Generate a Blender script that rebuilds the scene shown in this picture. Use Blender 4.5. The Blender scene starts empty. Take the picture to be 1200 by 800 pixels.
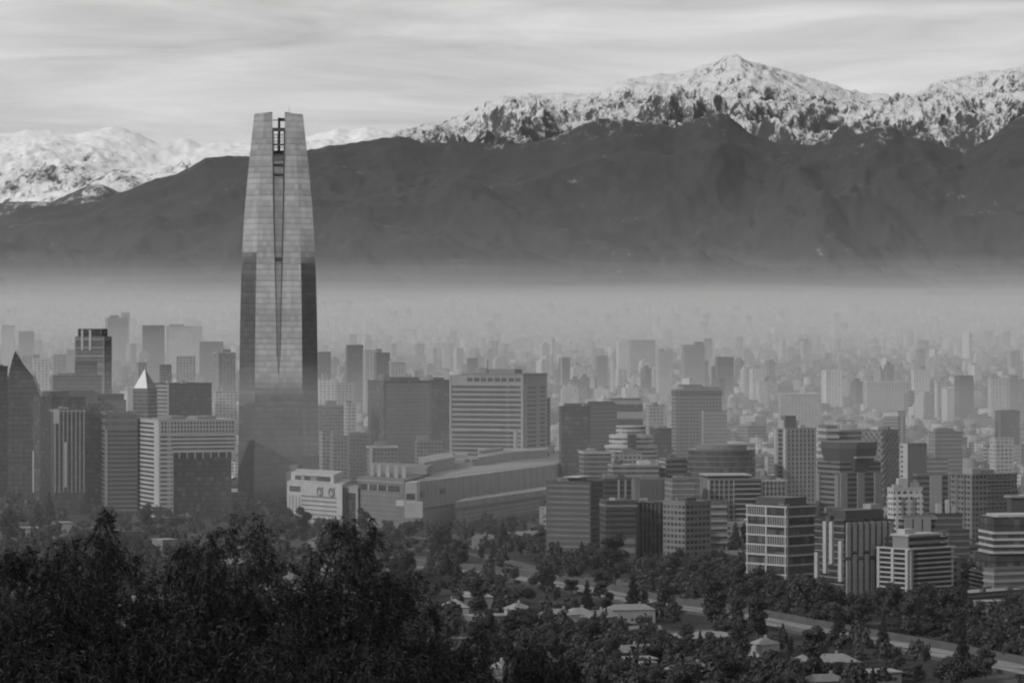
import bpy, math, random
import numpy as np
from mathutils import noise, Vector
rnd = random.Random(7)
PI = math.pi
F, HY, CZ = 3744.0, 400.0, 127.0           # focal length in photo pixels, horizon row, eye height above the city

# ------------------------------------------------------------------ camera, sky, sun
sc = bpy.context.scene
cam = bpy.data.objects.new('camera', bpy.data.cameras.new('camera'))
sc.collection.objects.link(cam)
cam.location = (0, 0, CZ)
cam.rotation_euler = (math.radians(90), 0, 0)
cam.data.sensor_width = 36.0
cam.data.lens = F / 1200 * 36.0
cam.data.clip_start = 1.0
cam.data.clip_end = 150000.0
cam.data.dof.use_dof = True
cam.data.dof.focus_distance = 2300.0
cam.data.dof.aperture_fstop = 11.0
sc.camera = cam
SUN_EL, SUN_AZ = math.radians(27), math.radians(-126)     # azimuth clockwise from the view direction: from the left, a little behind
sun = bpy.data.objects.new('sun', bpy.data.lights.new('sun', 'SUN'))
sc.collection.objects.link(sun)
sun.data.energy = 2.3
sun.data.angle = math.radians(2.0)
sun.data.color = (1.0, 0.99, 0.985)
sd = Vector((math.sin(SUN_AZ) * math.cos(SUN_EL), math.cos(SUN_AZ) * math.cos(SUN_EL), math.sin(SUN_EL)))
sun.rotation_euler = sd.to_track_quat('Z', 'Y').to_euler()
SKY_STRENGTH = 0.1
w = bpy.data.worlds.new('World'); sc.world = w; w.use_nodes = True
nt = w.node_tree; nt.nodes.clear()
N = nt.nodes.new; L = nt.links.new
sky = N('ShaderNodeTexSky'); sky.sky_type = 'NISHITA'; sky.sun_disc = False
sky.sun_elevation = SUN_EL; sky.sun_rotation = SUN_AZ % (2 * PI); sky.altitude = 700; sky.dust_density = 3
bw = N('ShaderNodeRGBToBW'); L(sky.outputs[0], bw.inputs[0])
tc = N('ShaderNodeTexCoord')
mp = N('ShaderNodeMapping'); mp.inputs['Scale'].default_value = (8, 4, 78); mp.inputs['Rotation'].default_value = (0, 0.035, 0)
L(tc.outputs['Generated'], mp.inputs[0])
n1 = N('ShaderNodeTexNoise'); n1.inputs['Scale'].default_value = 1.0; n1.inputs['Detail'].default_value = 6; n1.inputs['Roughness'].default_value = .6; n1.inputs['Distortion'].default_value = .7
L(mp.outputs[0], n1.inputs[0])
mp2 = N('ShaderNodeMapping'); mp2.inputs['Scale'].default_value = (5, 2, 16); mp2.inputs['Location'].default_value = (1.7, 0, 3.1); L(tc.outputs['Generated'], mp2.inputs[0])
n2 = N('ShaderNodeTexNoise'); n2.inputs['Scale'].default_value = 1.0; n2.inputs['Detail'].default_value = 3; L(mp2.outputs[0], n2.inputs[0])
ad = N('ShaderNodeMath'); ad.operation = 'ADD'; L(n1.outputs[0], ad.inputs[0]); L(n2.outputs[0], ad.inputs[1])
cr = N('ShaderNodeMapRange'); cr.inputs['From Min'].default_value = .72; cr.inputs['From Max'].default_value = 1.28
cr.inputs['To Min'].default_value = 3.9; cr.inputs['To Max'].default_value = 9.2; L(ad.outputs[0], cr.inputs[0])
mx = N('ShaderNodeMix'); mx.data_type = 'FLOAT'; mx.inputs[0].default_value = .82
L(bw.outputs[0], mx.inputs[2]); L(cr.outputs[0], mx.inputs[3])
bg = N('ShaderNodeBackground'); bg.inputs[1].default_value = SKY_STRENGTH; L(mx.outputs[0], bg.inputs[0])
ow = N('ShaderNodeOutputWorld'); L(bg.outputs[0], ow.inputs[0])
sc.view_settings.view_transform = 'Standard'; sc.view_settings.look = 'None'
sc.view_settings.exposure = 0.0; sc.view_settings.gamma = 1.0; sc.view_settings.use_curve_mapping = False
sc.cycles.max_bounces = 5; sc.cycles.diffuse_bounces = 2; sc.cycles.glossy_bounces = 2; sc.cycles.volume_bounces = 0
sc.cycles.transparent_max_bounces = 24
sc.cycles.use_denoising = True
sc.cycles.pixel_filter_type = 'BLACKMAN_HARRIS'; sc.cycles.filter_width = 2.1

# ------------------------------------------------------------------ helpers
def sm(a, b, x):
    t = min(1, max(0, (x - a) / (b - a))); return t * t * (3 - 2 * t)
def interp(tab, x):
    if x <= tab[0][0]: return tab[0][1]
    for (a, u), (b, v) in zip(tab, tab[1:]):
        if x <= b: return u + (v - u) * (x - a) / (b - a)
    return tab[-1][1]
GT = [(2700, 0), (3400, 8), (4000, 17), (5000, 37), (7000, 78), (9000, 128), (12000, 232), (14000, 320), (15500, 410), (18000, 640)]
def G(x, y):
    """height of the ground"""
    z = interp(GT, y)
    if y < 720: z = max(z, 125 * (1 - y / 700.0)) if y > 0 else 125 - min(125, -y * .12)
    if y < 720: z += 3 * noise.noise(Vector((x / 60, y / 60, 0))) * sm(20, 200, y)
    edge = sm(5200, 8800, abs(x) - max(0, y) * .05) * 1150 if y > -2000 else 0
    back = sm(-2600, -5200, y) * 0 + (sm(2600, 5600, -y) * 130 if y < 0 else 0)
    far = max(edge, back)
    if far > 0: z = max(z, 0) + far * (.8 + .5 * noise.noise(Vector((x / 900, y / 900, 2))))
    return z
def at(px, Y): return ((px - 600) / F * Y, Y)
def zat(py, Y): return CZ - (py - HY) / F * Y

def link(o, parent=None):
    sc.collection.objects.link(o)
    if parent is not None: o.parent = parent
    return o
class MB:
    def __init__(s): s.v = []; s.f = []
    def quadbox(s, p0, p1, p2, p3, z0, z1, top=None):
        """prism over four plan points (counter-clockwise)"""
        return s.prism([p0, p1, p2, p3], z0, z1, top)
    def prism(s, pts, z0, z1, top=None):
        n = len(pts); b = len(s.v); top = top or pts
        z1s = z1 if isinstance(z1, (list, tuple)) else [z1] * n
        s.v += [(p[0], p[1], z0) for p in pts] + [(p[0], p[1], z) for p, z in zip(top, z1s)]
        s.f.append(tuple(range(b + n - 1, b - 1, -1))); s.f.append(tuple(range(b + n, b + 2 * n)))
        for i in range(n):
            j = (i + 1) % n; s.f.append((b + i, b + j, b + n + j, b + n + i))
        return s
    def box(s, x0, x1, y0, y1, z0, z1): return s.prism([(x0, y0), (x1, y0), (x1, y1), (x0, y1)], z0, z1)
    def bar(s, a, b, r0, r1=None, n=6):
        r1 = r0 if r1 is None else r1
        a = Vector(a); b = Vector(b); d = (b - a).normalized()
        u = d.orthogonal().normalized(); v = d.cross(u); k = len(s.v)
        for p, r in ((a, r0), (b, r1)):
            for i in range(n):
                t = 2 * PI * i / n; q = p + (u * math.cos(t) + v * math.sin(t)) * r; s.v.append(tuple(q))
        for i in range(n):
            j = (i + 1) % n; s.f.append((k + i, k + j, k + n + j, k + n + i))
        s.f.append(tuple(k + n + i for i in range(n))); s.f.append(tuple(k + n - 1 - i for i in range(n)))
        return s
    def mesh(s, name, mat):
        me = bpy.data.meshes.new(name); me.from_pydata(s.v, [], s.f); me.update()
        if mat: me.materials.append(mat)
        return me
    def build(s, name, mat, parent=None, loc=None):
        o = bpy.data.objects.new(name, s.mesh(name, mat)); link(o, parent)
        if loc: o.location = loc
        return o
def npmesh(name, co, quads, mat, smooth=False, nper=4):
    """mesh from numpy arrays"""
    me = bpy.data.meshes.new(name)
    nv, nf = len(co), len(quads)
    me.vertices.add(nv); me.vertices.foreach_set('co', np.asarray(co, np.float32).ravel())
    me.loops.add(nf * nper); me.loops.foreach_set('vertex_index', np.asarray(quads, np.int32).ravel())
    me.polygons.add(nf); me.polygons.foreach_set('loop_start', np.arange(0, nf * nper, nper, dtype=np.int32))
    me.polygons.foreach_set('loop_total', np.full(nf, nper, np.int32))
    if smooth: me.polygons.foreach_set('use_smooth', np.ones(nf, bool))
    me.update(calc_edges=True)
    if mat: me.materials.append(mat)
    return me
def grid_mesh(name, P, mat, smooth=True):
    """P: array rows x cols x 3"""
    r, c = P.shape[:2]
    i = np.arange(r * c).reshape(r, c)
    q = np.stack([i[:-1, :-1], i[:-1, 1:], i[1:, 1:], i[1:, :-1]], -1).reshape(-1, 4)
    return npmesh(name, P.reshape(-1, 3), q, mat, smooth)
def tag(o, label=None, cat=None, group=None, kind=None):
    if label: o['label'] = label
    if cat: o['category'] = cat
    if group: o['group'] = group
    if kind: o['kind'] = kind
    return o
def empty(name, loc, rz=0):
    o = bpy.data.objects.new(name, None); link(o); o.location = loc; o.rotation_euler = (0, 0, rz); o.empty_display_size = 5
    return o
def copy_tree(o, parent=None):
    c = o.copy(); link(c, parent)
    for ch in list(o.children):
        copy_tree(ch, c)
    return c

# ------------------------------------------------------------------ materials (all neutral greys)
def new_mat(name):
    m = bpy.data.materials.new(name); m.use_nodes = True
    t = m.node_tree; p = t.nodes['Principled BSDF']
    return m, t, p
def mth(t, op, a, b=None, c=None):
    n = t.nodes.new('ShaderNodeMath'); n.operation = op
    for i, x in enumerate((a, b, c)):
        if x is None: continue
        if isinstance(x, (int, float)): n.inputs[i].default_value = x
        else: t.links.new(x, n.inputs[i])
    return n.outputs[0]
def mixf(t, f, a, b):
    n = t.nodes.new('ShaderNodeMix'); n.data_type = 'FLOAT'
    for k, x in ((0, f), (2, a), (3, b)):
        if isinstance(x, (int, float)): n.inputs[k].default_value = x
        else: t.links.new(x, n.inputs[k])
    return n.outputs[0]
def nz(t, scale, detail=3, vec=None, rough=.5):
    n = t.nodes.new('ShaderNodeTexNoise'); n.inputs['Scale'].default_value = scale; n.inputs['Detail'].default_value = detail
    n.inputs['Roughness'].default_value = rough
    if vec is None:
        c = t.nodes.new('ShaderNodeTexCoord'); vec = c.outputs['Object']
    t.links.new(vec, n.inputs['Vector'])
    return n.outputs[0]
def objrand(t):
    n = t.nodes.new('ShaderNodeObjectInfo'); return n.outputs['Random']
def wear(name, v, rough=.8, amp=.25, scale=.12, rand=0.0, spec=.3, metal=0.0):
    m, t, p = new_mat(name)
    n = nz(t, scale, 5)
    n2_ = nz(t, scale * 9, 3)
    k = mth(t, 'ADD', mth(t, 'MULTIPLY', n, 1.4), mth(t, 'MULTIPLY', n2_, .6))
    f = mth(t, 'MULTIPLY_ADD', mth(t, 'SUBTRACT', k, 1.0), amp * 1.6, 1.0)
    out = mth(t, 'MULTIPLY', f, v)
    if rand: out = mth(t, 'MULTIPLY', out, mth(t, 'MULTIPLY_ADD', objrand(t), 2 * rand, 1 - rand))
    t.links.new(out, p.inputs['Base Color'])
    p.inputs['Roughness'].default_value = rough; p.inputs['Specular IOR Level'].default_value = spec; p.inputs['Metallic'].default_value = metal
    return m
def facade_u(t):
    """horizontal coordinate along whichever wall this is, and height"""
    c = t.nodes.new('ShaderNodeTexCoord'); s = t.nodes.new('ShaderNodeSeparateXYZ'); t.links.new(c.outputs['Object'], s.inputs[0])
    s2 = t.nodes.new('ShaderNodeSeparateXYZ'); t.links.new(c.outputs['Normal'], s2.inputs[0])
    side = mth(t, 'GREATER_THAN', mth(t, 'ABSOLUTE', s2.outputs[0]), .7)
    up = mth(t, 'GREATER_THAN', mth(t, 'ABSOLUTE', s2.outputs[2]), .7)
    return mixf(t, side, s.outputs[0], s.outputs[1]), s.outputs[2], up, side
def window_wall(name, wall, glass, fh=3.1, bay=3.4, wz=.5, wx=.62, rand=.15, rough=.6, dark_spread=.6, island=None):
    """wall with rows of punched windows, some of them with drawn blinds"""
    m, t, p = new_mat(name)
    u, z, up, side = facade_u(t)
    fz = mth(t, 'FRACT', mth(t, 'DIVIDE', z, fh)); fu = mth(t, 'FRACT', mth(t, 'DIVIDE', u, bay))
    mz = mth(t, 'MULTIPLY', mth(t, 'GREATER_THAN', fz, .5 - wz / 2), mth(t, 'LESS_THAN', fz, .5 + wz / 2))
    mu = mth(t, 'MULTIPLY', mth(t, 'GREATER_THAN', fu, .5 - wx / 2), mth(t, 'LESS_THAN', fu, .5 + wx / 2))
    mask = mth(t, 'MULTIPLY', mth(t, 'MULTIPLY', mz, mu), mth(t, 'SUBTRACT', 1.0, up))
    # a value per window
    cb = t.nodes.new('ShaderNodeCombineXYZ')
    t.links.new(mth(t, 'FLOOR', mth(t, 'DIVIDE', u, bay)), cb.inputs[0]); t.links.new(mth(t, 'FLOOR', mth(t, 'DIVIDE', z, fh)), cb.inputs[1])
    t.links.new(mth(t, 'MULTIPLY', objrand(t), 50.0), cb.inputs[2])
    wn = t.nodes.new('ShaderNodeTexWhiteNoise'); wn.noise_dimensions = '3D'; t.links.new(cb.outputs[0], wn.inputs['Vector'])
    blind = mth(t, 'MULTIPLY', mth(t, 'POWER', wn.outputs[0], 3.0), wall * dark_spread)
    g = mth(t, 'ADD', blind, glass)
    big = nz(t, .06, 4)
    wl = mth(t, 'MULTIPLY', mth(t, 'MULTIPLY_ADD', mth(t, 'SUBTRACT', big, .5), .5, 1.0), wall)
    if island:
        gi = t.nodes.new('ShaderNodeNewGeometry').outputs['Random Per Island']
        wl = mth(t, 'MULTIPLY', wl, mth(t, 'MULTIPLY_ADD', mth(t, 'POWER', gi, 1.7), island[1], island[0]))
    else: wl = mth(t, 'MULTIPLY', wl, mth(t, 'MULTIPLY_ADD', objrand(t), 2 * rand, 1 - rand))
    # flat roofs: felt and gravel, a tone of their own
    wl = mixf(t, up, wl, mth(t, 'MULTIPLY', wl, .8))
    col = mixf(t, mask, wl, g)
    t.links.new(col, p.inputs['Base Color'])
    t.links.new(mixf(t, mask, .85, .25), p.inputs['Roughness'])
    p.inputs['Specular IOR Level'].default_value = .35
    return m
def curtain(name, v, metal, rough, fh=3.9, bay=1.5, line=.5, rand=0.0, linew=.22, vline=.8, spec=.5, blinds=0):
    """curtain wall: panes with floor lines and mullions"""
    m, t, p = new_mat(name)
    u, z, up, side = facade_u(t)
    fz = mth(t, 'FRACT', mth(t, 'DIVIDE', z, fh)); fu = mth(t, 'FRACT', mth(t, 'DIVIDE', u, bay))
    lz = mth(t, 'LESS_THAN', fz, linew); lu = mth(t, 'LESS_THAN', fu, .1)
    cb = t.nodes.new('ShaderNodeCombineXYZ')
    t.links.new(mth(t, 'FLOOR', mth(t, 'DIVIDE', u, bay * 2)), cb.inputs[0]); t.links.new(mth(t, 'FLOOR', mth(t, 'DIVIDE', z, fh)), cb.inputs[1])
    wn = t.nodes.new('ShaderNodeTexWhiteNoise'); wn.noise_dimensions = '3D'; t.links.new(cb.outputs[0], wn.inputs['Vector'])
    base = mth(t, 'MULTIPLY', mth(t, 'MULTIPLY_ADD', wn.outputs[0], .22, .89), v)
    # whole storeys differ a little
    cz = t.nodes.new('ShaderNodeCombineXYZ'); t.links.new(mth(t, 'FLOOR', mth(t, 'DIVIDE', z, fh)), cz.inputs[1])
    wz_ = t.nodes.new('ShaderNodeTexWhiteNoise'); wz_.noise_dimensions = '3D'; t.links.new(cz.outputs[0], wz_.inputs['Vector'])
    base = mth(t, 'MULTIPLY', base, mth(t, 'MULTIPLY_ADD', wz_.outputs[0], .14, .93))
    if blinds: base = mth(t, 'ADD', base, mth(t, 'MULTIPLY', mth(t, 'POWER', wn.outputs[0], 5.0), blinds))
    base = mth(t, 'MULTIPLY', base, mixf(t, lz, 1.0, line)); base = mth(t, 'MULTIPLY', base, mixf(t, lu, 1.0, vline))
    if rand: base = mth(t, 'MULTIPLY', base, mth(t, 'MULTIPLY_ADD', objrand(t), 2 * rand, 1 - rand))
    t.links.new(base, p.inputs['Base Color'])
    p.inputs['Metallic'].default_value = metal; p.inputs['Roughness'].default_value = rough; p.inputs['Specular IOR Level'].default_value = spec
    # panes are never quite in one plane
    bp = t.nodes.new('ShaderNodeBump'); bp.inputs['Strength'].default_value = .12; bp.inputs['Distance'].default_value = .3
    t.links.new(wn.outputs[0], bp.inputs['Height']); t.links.new(bp.outputs[0], p.inputs['Normal'])
    return m
def ground_mat():
    m, t, p = new_mat('city_ground')
    g = t.nodes.new('ShaderNodeTexCoord').outputs['Object']
    v1 = t.nodes.new('ShaderNodeTexVoronoi'); v1.inputs['Scale'].default_value = .02; t.links.new(g, v1.inputs[0])
    n = nz(t, .012, 6, g, .6); n_ = nz(t, .08, 4, g)
    cell = mth(t, 'GREATER_THAN', n, .56)
    earth = mth(t, 'MULTIPLY_ADD', n_, .045, .012)
    paved = mth(t, 'MULTIPLY_ADD', n_, .12, .04)
    c = mixf(t, mth(t, 'MULTIPLY', cell, .55), earth, paved)
    t.links.new(c, p.inputs['Base Color']); p.inputs['Roughness'].default_value = .95; p.inputs['Specular IOR Level'].default_value = .1
    return m
def rock_mat(name, lo, hi, sc_=.002):
    m, t, p = new_mat(name)
    g = t.nodes.new('ShaderNodeTexCoord').outputs['Object']
    n = nz(t, sc_, 8, g, .62); n_ = nz(t, sc_ * 9, 6, g, .6)
    k = mth(t, 'ADD', mth(t, 'MULTIPLY', n, .65), mth(t, 'MULTIPLY', n_, .35))
    mr = t.nodes.new('ShaderNodeMapRange'); mr.inputs['From Min'].default_value = .38; mr.inputs['From Max'].default_value = .62
    mr.inputs['To Min'].default_value = lo; mr.inputs['To Max'].default_value = hi; t.links.new(k, mr.inputs[0])
    t.links.new(mr.outputs[0], p.inputs['Base Color']); p.inputs['Roughness'].default_value = .95; p.inputs['Specular IOR Level'].default_value = .05
    return m
def snow_mat(name, z_lo, z_hi, bias, rock=.045, snow=.78, sc_=.0045):
    """snow over rock: cover grows with height, steep ribs and gullies stay bare"""
    m, t, p = new_mat(name)
    g = t.nodes.new('ShaderNodeTexCoord').outputs['Object']
    s = t.nodes.new('ShaderNodeSeparateXYZ'); t.links.new(g, s.inputs[0])
    geo = t.nodes.new('ShaderNodeNewGeometry'); sn = t.nodes.new('ShaderNodeSeparateXYZ'); t.links.new(geo.outputs['Normal'], sn.inputs[0])
    mpn = t.nodes.new('ShaderNodeMapping'); mpn.inputs['Scale'].default_value = (1.5, .45, .6); t.links.new(g, mpn.inputs[0]); gs = mpn.outputs[0]
    n = nz(t, sc_, 9, gs, .66); nb = nz(t, sc_ * 5.5, 6, gs, .6); nl = nz(t, sc_ * .16, 3, g, .5)
    n.node.inputs['Distortion'].default_value = .6
    el = t.nodes.new('ShaderNodeMapRange'); el.inputs['From Min'].default_value = z_lo; el.inputs['From Max'].default_value = z_hi
    el.inputs['To Min'].default_value = -.28; el.inputs['To Max'].default_value = .2; t.links.new(s.outputs[2], el.inputs[0])
    k = mth(t, 'ADD', mth(t, 'MULTIPLY', mth(t, 'SUBTRACT', n, .5), 1.6), el.outputs[0])
    k = mth(t, 'ADD', k, mth(t, 'MULTIPLY', mth(t, 'SUBTRACT', nb, .5), 1.0))
    k = mth(t, 'ADD', k, mth(t, 'MULTIPLY', mth(t, 'SUBTRACT', nl, .5), .8))
    k = mth(t, 'ADD', k, mth(t, 'MULTIPLY', mth(t, 'SUBTRACT', sn.outputs[2], .8), 1.0))
    k = mth(t, 'ADD', k, bias)
    mr = t.nodes.new('ShaderNodeMapRange'); mr.interpolation_type = 'SMOOTHSTEP'
    mr.inputs['From Min'].default_value = -.15; mr.inputs['From Max'].default_value = .26; t.links.new(k, mr.inputs[0])
    col = mixf(t, mr.outputs[0], mth(t, 'MULTIPLY', mth(t, 'ADD', n, .5), rock), snow)
    t.links.new(col, p.inputs['Base Color']); p.inputs['Roughness'].default_value = .9; p.inputs['Specular IOR Level'].default_value = .1
    return m
def leaf_mat(name, v, rand=.3, rough=.6):
    m, t, p = new_mat(name)
    n = nz(t, .9, 2); geo = t.nodes.new('ShaderNodeNewGeometry')
    f = mth(t, 'MULTIPLY', mth(t, 'MULTIPLY_ADD', mth(t, 'POWER', geo.outputs['Random Per Island'], 4.0), 3.2, .45) if 'foreground' in name else mth(t, 'MULTIPLY_ADD', geo.outputs['Random Per Island'], .9, .55), v)  # foreground: a few bright leaves put the highlights into the colour
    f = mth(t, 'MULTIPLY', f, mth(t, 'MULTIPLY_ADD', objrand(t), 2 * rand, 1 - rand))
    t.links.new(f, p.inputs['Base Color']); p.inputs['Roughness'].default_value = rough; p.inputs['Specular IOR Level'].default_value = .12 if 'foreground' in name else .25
    return m
def fog_mat(name, density, color=.92, g=.25):
    m = bpy.data.materials.new(name); m.use_nodes = True; t = m.node_tree; t.nodes.clear()
    o = t.nodes.new('ShaderNodeOutputMaterial'); v = t.nodes.new('ShaderNodeVolumePrincipled')
    v.inputs['Color'].default_value = (color, color, color, 1); v.inputs['Density'].default_value = density
    v.inputs['Anisotropy'].default_value = g; t.links.new(v.outputs[0], o.inputs['Volume'])
    return m

M = {
 'white': wear('white_concrete', .31, rand=.05), 'pale': wear('pale_concrete', .215, rand=.08), 'mid': wear('grey_concrete', .15, rand=.1),
 'stone': wear('warm_stone', .22), 'dim': wear('dull_render', .12, rand=.1), 'dark': wear('dark_cladding', .06, rough=.5),
 'roof': wear('roof_felt', .2, amp=.5, scale=.2, rand=.3), 'roof_light': wear('roof_sheet', .2, amp=.3, scale=.2, rand=.1), 'roof_tile': wear('roof_tiles', .13, amp=.4, scale=.8, rand=.4),
 'steel': wear('steel', .09, rough=.5, metal=.3), 'road': wear('asphalt', .07, amp=.35, scale=.05), 'river': wear('river_bed', .18, amp=.6, scale=.06),
 'water': wear('water', .12, rough=.25, amp=.3, scale=.2), 'glass': curtain('ribbon_glass', .05, .0, .25, 3.2, 1.6, .9, vline=1.8, spec=.4, blinds=.2),
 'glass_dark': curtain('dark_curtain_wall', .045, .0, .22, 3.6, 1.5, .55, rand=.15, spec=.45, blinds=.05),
 'glass_mid': curtain('grey_curtain_wall', .13, .25, .3, 3.6, 1.5, .6, rand=.15),
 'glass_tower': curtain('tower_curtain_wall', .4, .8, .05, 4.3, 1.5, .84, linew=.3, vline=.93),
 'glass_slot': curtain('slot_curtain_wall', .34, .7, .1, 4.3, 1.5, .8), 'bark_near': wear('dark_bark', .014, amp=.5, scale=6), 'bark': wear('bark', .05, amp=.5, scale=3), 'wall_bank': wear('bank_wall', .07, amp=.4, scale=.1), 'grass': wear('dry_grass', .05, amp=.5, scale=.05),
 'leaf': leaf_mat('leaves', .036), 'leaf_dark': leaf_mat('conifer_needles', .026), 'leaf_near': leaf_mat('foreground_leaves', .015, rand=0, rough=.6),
 'facade_white': window_wall('facade_white', .33, .05, 3.1, 3.6, .5, .6), 'facade_pale': window_wall('facade_pale', .24, .05, 3.1, 3.2, .5, .62),
 'facade_grey': window_wall('facade_grey', .155, .04, 3.2, 2.8, .55, .66), 'facade_dim': window_wall('facade_dim', .13, .03, 3.2, 3.0, .55, .7),
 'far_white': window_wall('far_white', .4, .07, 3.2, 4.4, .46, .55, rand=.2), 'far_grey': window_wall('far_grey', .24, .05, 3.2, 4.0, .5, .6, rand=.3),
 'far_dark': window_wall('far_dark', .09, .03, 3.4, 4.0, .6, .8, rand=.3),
 'gleam': wear('painted_gleam', .6, amp=.05, rough=.4), 'house': wear('house_wall', .18, rand=.4), 'ground': ground_mat(),
 'snow_front': snow_mat('scrub_and_snow', 1210, 1580, -.27, rock=.042, snow=.42, sc_=.0085), 'foothill': rock_mat('scrub_slope', .03, .055), 'snow': snow_mat('snow_on_rock', 1150, 2150, .04, snow=.52, sc_=.0105), 'snow_spur': snow_mat('snow_on_spur', 1250, 1900, -.12, snow=.6, sc_=.005), 'snow_far': snow_mat('snow_on_high_range', 1850, 2800, .31, snow=.68, sc_=.0036),
}

# ------------------------------------------------------------------ terrain, mountains
def build_ground():
    xs = np.concatenate([np.linspace(-16000, -1700, 40), np.linspace(-1600, 1600, 65), np.linspace(1700, 16000, 40)])
    ys = np.concatenate([np.linspace(-9000, -200, 30), np.linspace(-100, 900, 51), np.linspace(1000, 18000, 120)])
    P = np.zeros((len(ys), len(xs), 3))
    for i, y in enumerate(ys):
        for j, x in enumerate(xs): P[i, j] = (x, y, G(x, y))
    tag(link(bpy.data.objects.new('ground', grid_mesh('ground', P, M['ground']))), kind='structure')
build_ground()

def ridge(name, prof, D, base_d, base_z, mat, amp, nscale, px0, px1, nu, nt_, back=.25, seed=0, pw=1.0, crest_amp=0.0, oct_=7, drop=.5, spur=1.0, keep=2.2):
    """mountain front: crest at distance D along the profile (photo pixels), foot at base_d"""
    smo = [(p, sum(interp(prof, p + q) for q in range(-120, 121, 20)) / 13) for p in range(-460, 1661, 20)]
    U = np.linspace(px0, px1, nu); T = np.linspace(0, 1 + back, nt_)
    P = np.zeros((nt_, nu, 3))
    for j, u in enumerate(U):
        k = (u - 600) / F
        zc = zat(interp(prof, u), D); zs_ = zat(interp(smo, u), D)
        for i, t in enumerate(T):
            d = base_d + (D - base_d) * t
            x = k * d
            bz = base_z(u) if callable(base_z) else base_z
            if t <= 1:
                wz = t ** keep; z = bz + (zc * wz + zs_ * (1 - wz) - bz) * t ** pw
                win = min(1, t * 5) * (1 - t) ** .55
            else:
                z = zc - (zc - bz) * drop * (t - 1) / back * back * 3; win = min(1, (t - 1) * 4)
            # warp, stretched down the slope so that spurs and gullies run downhill
            wx = x / nscale + .5 * noise.noise(Vector((x / nscale * .8, d / nscale * .6, seed + 3)))
            v = Vector((wx, d / (nscale * 1.9), seed))
            rm = noise.ridged_multi_fractal(v, .85, 2.1, oct_, 1.0, 2.0)
            z += amp * (rm - 1.15) * win * spur
            z += crest_amp * noise.fractal(Vector((x / 420, d / 420, seed + 9)), .7, 2.1, 6)
            P[i, j] = (x, d, z)
    o = link(bpy.data.objects.new(name, grid_mesh(name, P, mat))); tag(o, kind='structure'); return o
FRONT = [(-400, 300), (-200, 280), (0, 254), (20, 247), (60, 240), (95, 237), (130, 229), (160, 217), (180, 211), (205, 203), (240, 185), (290, 184), (330, 182), (360, 177), (400, 170), (425, 166), (440, 163), (455, 160),
         (470, 158), (500, 166), (520, 168), (560, 166), (600, 168), (640, 162), (670, 152), (700, 141), (740, 139), (770, 142), (790, 148), (812, 142), (828, 135), (842, 131), (854, 136), (868, 146), (885, 158), (905, 166), (930, 168), (965, 167),
         (985, 164), (1010, 156), (1022, 150), (1035, 147), (1048, 150), (1060, 160), (1075, 161), (1092, 167), (1110, 174), (1130, 181), (1145, 172), (1160, 163), (1180, 146), (1200, 134), (1300, 105), (1600, 150)]
MAIN = [(380, 200), (430, 176), (455, 162), (480, 154), (510, 143), (545, 130), (565, 122), (585, 116), (640, 112), (700, 106), (730, 98), (770, 91), (800, 83), (830, 75), (850, 69), (868, 67), (885, 70), (900, 76), (930, 85), (965, 97),
        (990, 106), (1020, 112), (1050, 113), (1075, 108), (1100, 98), (1140, 91), (1170, 83), (1200, 76), (1300, 60), (1600, 130)]
FAR = [(-400, 150), (-100, 160), (0, 158), (30, 155), (60, 155), (90, 158), (110, 153), (130, 149), (145, 151), (160, 157), (172, 163), (185, 168), (205, 169), (220, 165), (235, 169), (250, 166), (270, 164), (290, 163), (330, 166),
       (360, 160), (375, 155), (395, 150), (410, 154), (430, 149), (450, 154), (480, 156), (600, 165)]
SPUR = [(-300, 300), (-60, 245), (0, 238), (20, 236), (60, 240), (85, 226), (100, 219), (113, 215), (125, 219), (140, 225), (165, 224), (190, 215), (230, 212), (300, 215), (420, 240)]
foot = lambda u: 335.0
ridge('mountain', FRONT, 19000, 14200, foot, M['snow_front'], 235, 1500, -330, 1560, 640, 110, seed=1, pw=1.12, crest_amp=26)
ridge('mountain', MAIN, 24500, 18800, 900, M['snow'], 370, 950, 370, 1520, 800, 200, seed=5, pw=.95, crest_amp=42)
ridge('mountain', SPUR, 29000, 22000, 500, M['snow_spur'], 260, 1300, -320, 460, 260, 70, seed=11, pw=1.0, crest_amp=18)
ridge('mountain', FAR, 43000, 30000, 1100, M['snow_far'], 300, 2600, -330, 620, 420, 130, seed=8, pw=.8, crest_amp=42)

# ------------------------------------------------------------------ air: thin haze round everything, and the smog that lies in the basin
HB = MB().box(-26000, 26000, -10500, 50000, -1200, 4600)
tag(HB.build('haze', fog_mat('haze_air', 2.8e-6)), 'thin pale air haze over the whole valley', 'haze', kind='stuff')
SMOG = [  # start, z at start, z at 14.5 km, density, waviness of the top
    (1000, 96, 250, 3.2e-5, 6), (1450, 104, 268, 4.0e-5, 8), (1900, 116, -320, 1.0e-4, 5, 3350), (2250, 112, -190, 6.5e-5, 5, 4400), (2600, 106, 320, 2.6e-5, 14), (3200, 112, 345, 2.0e-5, 18), (3800, 125, 370, 2.0e-5, 20),
    (5000, 158, 335, 4.5e-5, 14), (6200, 184, 362, 7.0e-5, 18), (7400, 210, 392, 8.5e-5, 22), (9000, 245, 425, 5.0e-5, 26), (10200, 290, 462, 4.0e-5, 30), (11200, 350, 505, 3.2e-5, 34),
    (2850, 190, 200, 1.6e-5, 5), (3650, 225, 240, 1.6e-5, 6), (4300, 270, 285, 1.4e-5, 8), (4500, 340, 350, 1.3e-5, 10), (4800, 440, 450, 1.1e-5, 10), (5100, 600, 620, 4.5e-6, 10), (5400, 820, 850, 1.5e-6, 10)]
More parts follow.
